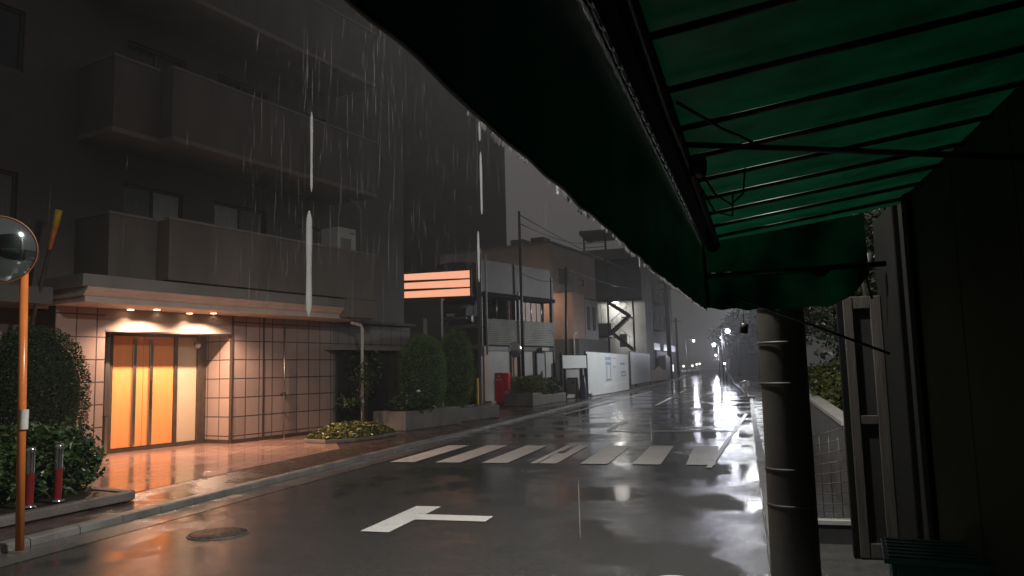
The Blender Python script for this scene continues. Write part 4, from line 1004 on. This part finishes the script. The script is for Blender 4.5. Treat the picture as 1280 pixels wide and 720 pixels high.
t = thing('garden_wall', 'low sloping concrete garden wall along the side path', 'wall', (1.12, 8.9, 0))
b = MB(); b.extrude([(0, 0, 0), (0, 0, .93), (-.16, 9.5, 1.35), (-.16, 9.5, 0)], (.14, 0, 0)); b.build('wall_face', 'conc_dk', t)
b = MB(); b.extrude([(-.02, 0, .932), (-.02, 0, .975), (-.18, 9.5, 1.395), (-.18, 9.5, 1.352)], (.18, 0, 0)); b.build('coping', 'grey_lt', t)
t = thing('garden_hedge', 'bushy yellow green hedge above the low garden wall', 'hedge', (1.72, 14., .9))
b = MB(); leaves(b, blob(0, 0, .22, .55, 3.8, .46, 7000, lump=.2), .045, rnd=rnd); b.build('foliage', 'leaf_olive', t)
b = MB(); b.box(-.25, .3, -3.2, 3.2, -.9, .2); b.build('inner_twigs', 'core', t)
t = thing('wire_fence', 'wire mesh fence panel on a low block between pole and shop door', 'fence', (.56, 7.35, .03))
b = MB()
for k in range(9): b.tube([(.0 + .078 * k, 0, .22), (.0 + .078 * k, 0, .92)], .004, 5)
for k in range(9): b.tube([(0, 0, .25 + .08 * k), (.64, 0, .25 + .105 * k)], .004, 5)
b.build('wire_mesh', 'dark', t)
b = MB(); b.box(-.02, .66, -.05, .06, .17, .205); b.build('sill', 'grey_lt', t)
b = MB(); b.box(-.02, .66, -.04, .05, 0, .168); b.build('block_base', 'dark', t)

# ------------------------------------------------------------------ shop front and awning
SH = thing('shop_building', 'dark green shuttered shop front in shadow under the awning', 'shop', (1.06, 0, 0))
b = MB(); b.box(.02, 6, -6, 5.3, .03, 2.76); b.box(.145, 6, 5.302, 6.9, .03, 2.76); b.build('wall', 'shade_black', SH)
b = MB(); b.box(.02, 6, -6, 5.3, 2.762, 6.5); b.build('upper_wall', 'shade_black', SH)
b = MB()
for k in range(4): b.box(-.006, .018, 1.6 + .8 * k, 2.39 + .8 * k, .08, 2.7)
b.build('shutter', 'shutter', SH)
for a, c in ((4.82, 4.95), (1.45, 1.58)):
    b = MB(); b.box(-.03, .017, a, c, .04, 2.7); b.build('shutter_rail', 'shade_black', SH)
DX = .14
dr = MB(); dr.box(-.285, -.215, 6.78, 6.86, .05, 2.14); dr.box(-.08, -.0, 6.78, 6.86, .05, 2.14); dr.box(-.215, -.08, 6.785, 6.855, 2.04, 2.14); dr.box(-.215, -.08, 6.785, 6.855, 1.10, 1.17); dr.box(-.215, -.08, 6.785, 6.855, .05, .16)
d = dr.build('door', 'shopwood', SH, (DX, 0, 0), bevel=.004)
b = MB(); b.box(-.213, -.082, 6.81, 6.83, 1.172, 2.038); b.box(-.213, -.082, 6.81, 6.83, .162, 1.098); b.build('pane', 'shopglass', d)
b = MB(); b.box(-.33, -.288, 6.8, 6.88, .04, 2.2); b.build('door_jamb', 'shade_black', SH, (DX, 0, 0))
b = MB(); b.tube([(-.13, 6.5, 2.5), (-.15, 6.5, 2.3), (-.1, 6.55, 2.1)], .012, 6); b.lathe([(.03, 0), (.03, .1), (.001, .1)], (-.12, 6.45, 2.35), (0, 0, 1), 10); b.build('pipe_fitting', 'dark', SH, (DX, 0, 0))

AW = thing('awning', 'long green canvas shop awning with ribs and a deep hanging valance', 'awning', (0, 0, .32))
AW.scale = (.8, .8, .8)
def aw(n, b, m, parent=AW, bevel=0): return b.build(n, m, parent, bevel=bevel)
def bx(y): return -.275 + .035 * (y - 3.4) if y < 3.4 else -.275 + .035 * (y - 3.4)     # front beam line
def top(y): return 2.6 + .0
rw = random.Random(2)
# roof canvas, sagging a little between the ribs
b = MB(); ribs = [-5.41 + .48 * k for k in range(25)]; ys = []
for k in range(24): ys += [ribs[k] + .48 * j / 4 for j in range(4)]
ys += [ribs[24], 6.5]; nx = 8
gridv = []
for y in ys:
    ph = ((y - ribs[0]) / .48) % 1; sag = .025 * 4 * ph * (1 - ph)
    x0 = bx(y) + .12; row = []
    for i in range(nx + 1):
        f = i / nx; row.append((x0 + (1.38 - x0) * f, y, 2.64 + .197 * f - sag * math.sin(math.pi * f) * .9))
    gridv += row
fs = [(j * (nx + 1) + i, j * (nx + 1) + i + 1, (j + 1) * (nx + 1) + i + 1, (j + 1) * (nx + 1) + i) for j in range(len(ys) - 1) for i in range(nx)]
b.add(gridv, fs, True); aw('roof_canvas', b, 'awning')
for y in ribs:
    b = MB(); x0 = bx(y) + .10; b.tube([(x0, y, 2.605), (1.33, y, 2.802)], .0135, 8); aw('rib', b, 'black')
# front beam: roller and box
b = MB(); Y0, Y1 = -5.5, 6.48
b.tube([(bx(Y0) + .075, Y0, 2.60), (bx(Y1) + .075, Y1, 2.60)], .058, 16); aw('front_beam', b, 'shade_black')
b = MB(); b.tube([(bx(Y0) + .004, Y0, 2.60), (bx(Y1) + .004, Y1, 2.60)], .011, 12); gp = aw('gutter_pipe', b, 'black')
for k in range(24):
    y = 1.5 + .155 * k; b = MB(); b.lathe([(.0115, -.03), (.0135, -.03), (.0135, .03), (.0115, .03)], (bx(y) + .004, y, 2.60), (.035, 1, 0), 10)
    aw('ring', b, 'chrome', gp)
b = MB(); b.tube([(bx(Y0) + .12, Y0, 2.575), (bx(1.6) + .125, 1.6, 2.56), (bx(2.8) + .115, 2.8, 2.55), (bx(3.5) + .12, 3.5, 2.565), (bx(Y1) + .11, Y1, 2.575)], .018, 10); aw('rolled_canvas', b, 'black')
# hanging valance with a scalloped, slightly billowing hem
b = MB(); nz = 9; nyy = 360
for j in range(nyy + 1):
    y = -5.5 + 12.02 * j / nyy
    sc = .004 * abs(math.sin(y * 8.6)) + .002 * math.sin(y * 23 + 1)
    drop = .028 * max(0, (4.6 - y) / 4.6) * 0 + (-.06 if y > 3.2 else 0) * (y - 3.2) / 3.3
    for i in range(nz + 1):
        f = i / nz
        wob = (.002 * math.sin(y * 3.1 + .5) + .002 * math.sin(y * 9.3)) * f
        b.v.append((bx(y) - .016 + .012 * f + wob, y, 2.63 - f * (.627 - sc + drop)))
for j in range(nyy):
    for i in range(nz):
        a = j * (nz + 1) + i; b.f.append([a, a + 1, a + nz + 2, a + nz + 1]); b.sm.append(True)
aw('valance', b, 'valance')
b = MB(); pts = []
for j in range(0, nyy + 1):
    y = -5.5 + 12.02 * j / nyy; sc = .004 * abs(math.sin(y * 8.6)) + .002 * math.sin(y * 23 + 1); drop = (-.06 if y > 3.2 else 0) * (y - 3.2) / 3.3
    pts.append((bx(y) - .004 + .002 * math.sin(y * 3.1 + .5) + .002 * math.sin(y * 9.3), y, 2.002 + sc - drop))
b.tube(pts, .006, 6); aw('hem', b, 'valance')
# water beads clinging to the hem
b = MB()
for j in range(210):
    y = 1.0 + 5.4 * rw.random() ** .8; k = min(nyy, int((y + 5.5) / 12.02 * nyy)); p = pts[k]; r_ = rw.uniform(.002, .0052)
    b.lathe([(.0005, -r_ * 2.2), (r_ * .9, -r_ * .8), (r_, 0), (r_ * .5, r_ * 1.2), (.0005, r_ * 1.6)], (p[0] - .006, y, p[2] - .007), (0, 0, 1), 6)
o = aw('water_beads', b, 'water'); o['kind'] = 'stuff'
# end gable canvas, bulging and scalloped
b = MB(); n = 60; x0 = bx(6.5) - .03
for i in range(n + 1):
    f = i / n; x = x0 + (1.08 - x0) * f
    zt = 2.63 + .15 * f
    zb = 2.075 + .008 * math.sin(f * 40) - .03 * math.sin(math.pi * f) + .20 * max(0, (f - .78) / .22) ** 1.6
    for j in range(9):
        g = j / 8; b.v.append((x, 6.50 + .012 * g * math.sin(f * 23 + .4) + .03 * math.sin(g * 3.1) * math.sin(f * 7) - .03 * g, zt + (zb - zt) * g))
for i in range(n):
    for j in range(8):
        a = i * 9 + j; b.f.append([a, a + 1, a + 10, a + 9]); b.sm.append(True)
aw('end_canvas', b, 'awning')
b = MB(); b.tube([(bx(6.45), 6.44, 2.34), (1.2, 6.44, 2.36)], .022, 8); aw('end_bar', b, 'black')
b = MB(); b.tube([(bx(3.4) + .12, 3.42, 2.595), (1.36, 3.3, 2.335)], .013, 10); aw('tie_bar', b, 'dark')
b = MB(); b.tube([(-.0, 6.40, 2.18), (1.17, 6.40, 1.66)], .011, 8); aw('stay_bar', b, 'dark')
for w_, P in ((.006, [(-.14, 2.75, 2.56), (-.04, 2.8, 2.50), (.02, 2.95, 2.50), (.08, 3.2, 2.545), (.15, 3.4, 2.56)]),
              (.005, [(-.1, 3.6, 2.53), (-.03, 3.62, 2.40), (.04, 3.7, 2.36), (.10, 3.8, 2.43), (.12, 3.9, 2.58)]),
              (.005, [(-.1, 4.1, 2.54), (-.04, 4.15, 2.42), (.05, 4.2, 2.40), (.06, 4.3, 2.55)])):
    b = MB(); b.tube(P, w_, 6); aw('wire', b, 'cable')
b = MB(); b.lathe([(.001, -.04), (.045, -.035), (.05, 0), (.045, .035), (.001, .04)], (-.10, 3.55, 2.52), (1, .2, 0), 14); aw('crank_eye', b, 'dark')
t = thing('hanging_weight', 'small black weight dangling on a string below the awning corner', 'weight', (.095, 5.26, 1.845))
b = MB(); b.tube([(0, 0, .03), (.002, 0, .13)], .003, 5); b.tube([(-.06, 0, .13), (-.065, 0, .08), (-.045, 0, .06), (-.03, 0, .10), (-.03, 0, .13)], .0025, 5); b.build('string', 'cable', t)
b = MB(); b.lathe([(.001, -.035), (.026, -.035), (.026, .03), (.001, .033)], (0, 0, 0), (.15, 0, 1), 12); b.build('body', 'black', t)

# crates in the shadow by the shutter
t = thing('plastic_crate', 'dark teal plastic crate with a slatted lid standing before the shutter', 'crate', (.93, 4.15, .40), R(-8))
b = MB(); b.box(-.24, -.22, -.2, .2, 0, .27); b.box(.22, .24, -.2, .2, 0, .27); b.box(-.219, .219, -.2, -.18, 0, .27); b.box(-.219, .219, .18, .2, 0, .27); b.build('walls', 'teal', t, bevel=.005)
b = MB(); b.box(-.27, .27, -.23, .23, .272, .295)
for k in range(6): b.box(-.25, .25, -.19 + .075 * k, -.15 + .075 * k, .296, .302)
b.build('lid', 'teal', t, bevel=.004)
t = thing('storage_box', 'black storage box under the teal crate', 'box', (.93, 4.15, .036), R(-5))
b = MB(); b.box(-.25, .25, -.22, .22, 0, .33); b.build('body', 'black', t, bevel=.02)
b = MB(); b.box(-.27, .27, -.24, .24, .331, .362); b.build('lid', 'dark', t, bevel=.01)

# ------------------------------------------------------------------ falling water: threads from the hem and the rain
def drip(label, x, y, z0, z1, r):
    b = MB(); n = 14; prof = []
    for k in range(n + 1):
        f = k / n; w = r * (math.sin(math.pi * min(1, f * 1.02)) ** .07 if 0 < f < 1 else .3) * (1 + .10 * math.sin(f * 9 + x * 40))
        prof.append((max(.0002, w), z0 + (z1 - z0) * f))
    b.lathe(prof, (x, y, 0), (0, 0, 1), 8); tag(b.build('water_drip', 'drip'), label, 'water drip', 'drips from the awning hem')
DR = [
    ('thick bright water drip in front of the upper balcony', -0.488, 0.82, 1.929, 1.827, 0.0016),
    ('long bright water drip in front of the lowest balcony', -0.479, 0.8, 1.798, 1.671, 0.0036),
    ('short bright drip high before the dark tower', -0.359, 1.1, 1.990, 1.959, 0.0018),
    ('middle bright drip before the dark tower', -0.358, 1.1, 1.941, 1.842, 0.002),
    ('long bright drip just above the slatted sign', -0.358, 1.08, 1.812, 1.735, 0.0018),
    ('small drip hanging under the hem against the sky', -0.345, 1.6, 2.004, 1.982, 0.0036),
    ('small drip hanging under the hem beyond the roof shelter', -0.299, 2.75, 2.000, 1.962, 0.0016),
    ('thin drip line before the reflected hoarding', -0.583, 4.0, 1.436, 1.251, 0.0016),
    ('thin drip line before the sixth crosswalk bar', -0.455, 4.4, 1.319, 1.181, 0.0016),
    ('thin drip line over the road behind the T mark', -0.601, 3.0, 1.168, 0.948, 0.0012),
]
for lab, x, y, z0, z1, r in DR: drip(lab, x, y, z0, z1, r)
b = MB(); rr = random.Random(9)
def streak(x, y, z, L, w, slant):
    d = Vector((x, y, 0)).normalized(); s = Vector((-d.y, d.x, 0)) * 0 + Vector((d.y, -d.x, 0)) * w
    k = Vector((slant * L, 0, -L)); p = Vector((x, y, z)); m_ = p + k * .5; q = p + k
    f = Vector((d.x, d.y, 0)) * w
    b.add([p, m_ + s, m_ + f, m_ - s, m_ - f, q], [(0, 1, 2), (0, 2, 3), (0, 3, 4), (0, 4, 1), (5, 2, 1), (5, 3, 2), (5, 4, 3), (5, 1, 4)])
for k in range(540):
    if k % 3:
        y = rr.uniform(2.0, 8.5); x = y * rr.uniform(-.72, -.30); z = 1.6 + y * rr.uniform(.16, .56)
    else:
        y = 2.2 + 22 * rr.random() ** 1.3; x = -.55 - rr.random() * (1.2 + y * .9); z = rr.uniform(.3, 1.8 + y * .35)
    streak(x, y, z, rr.uniform(.06, .30), (.0007 + .00016 * y) * rr.uniform(.5, 1.3), rr.gauss(-.02, .03))
o = stuff(b.build('rain', 'raindrop'))

# ------------------------------------------------------------------ air full of rain
m, nt, out = new_mat('rain_haze')
pv = N(nt, 'ShaderNodeVolumePrincipled'); pv.inputs['Color'].default_value = (.92, .93, .95, 1); pv.inputs['Density'].default_value = .0021; pv.inputs['Anisotropy'].default_value = .55
nt.links.new(pv.outputs[0], out.inputs['Volume'])
b = MB(); b.box(-270, 270, -70, 570, -1.1, 55); o = stuff(b.build('haze', m))

# ------------------------------------------------------------------ sky, moon-weak sun, camera
w = bpy.data.worlds.new('World'); S.world = w; w.use_nodes = True; nt = w.node_tree; nt.nodes.clear()
out = nt.nodes.new('ShaderNodeOutputWorld')
sky = N(nt, 'ShaderNodeTexSky'); sky.sky_type = 'NISHITA'; sky.sun_disc = False; sky.sun_elevation = R(38); sky.sun_rotation = R(215)
hs_ = N(nt, 'ShaderNodeHueSaturation', i_Saturation=.12); nt.links.new(sky.outputs[0], hs_.inputs['Color'])
bg1 = N(nt, 'ShaderNodeBackground', i_Strength=.0008); nt.links.new(hs_.outputs[0], bg1.inputs['Color'])
bg2 = N(nt, 'ShaderNodeBackground', i_Strength=1.); bg2.inputs['Color'].default_value = (.082, .076, .0735, 1)
add = N(nt, 'ShaderNodeAddShader'); nt.links.new(bg1.outputs[0], add.inputs[0]); nt.links.new(bg2.outputs[0], add.inputs[1]); nt.links.new(add.outputs[0], out.inputs['Surface'])
L = bpy.data.lights.new('sun', 'SUN'); L.energy = .012; L.angle = R(12); L.color = (1., .96, .9)
o = bpy.data.objects.new('sun', L); COL.objects.link(o); o.rotation_euler = (R(52), 0, R(35))

c = bpy.data.cameras.new('camera'); co = bpy.data.objects.new('camera', c); COL.objects.link(co); S.camera = co
c.sensor_width = 36.; c.lens = 36. * 950 / 1280; c.clip_start = .03; c.clip_end = 2000
Rm = Matrix(((.96089, .05372, .27166), (.2758, -.09764, -.95624), (-.02484, .99377, -.10863)))
# columns of Rm are the camera's right, up and backward axes
co.matrix_world = Matrix.Translation((0, 0, 1.6)) @ Rm.to_4x4()
S.view_settings.view_transform = 'Standard'; S.view_settings.look = 'None'; S.view_settings.exposure = 0; S.view_settings.gamma = 1
S.render.engine = 'CYCLES'
S.cycles.use_denoising = True
S.cycles.max_bounces = 6; S.cycles.diffuse_bounces = 3; S.cycles.glossy_bounces = 4; S.cycles.transmission_bounces = 4; S.cycles.transparent_max_bounces = 12; S.cycles.volume_bounces = 0
S.cycles.sample_clamp_indirect = 4.
S.cycles.caustics_reflective = False; S.cycles.caustics_refractive = False
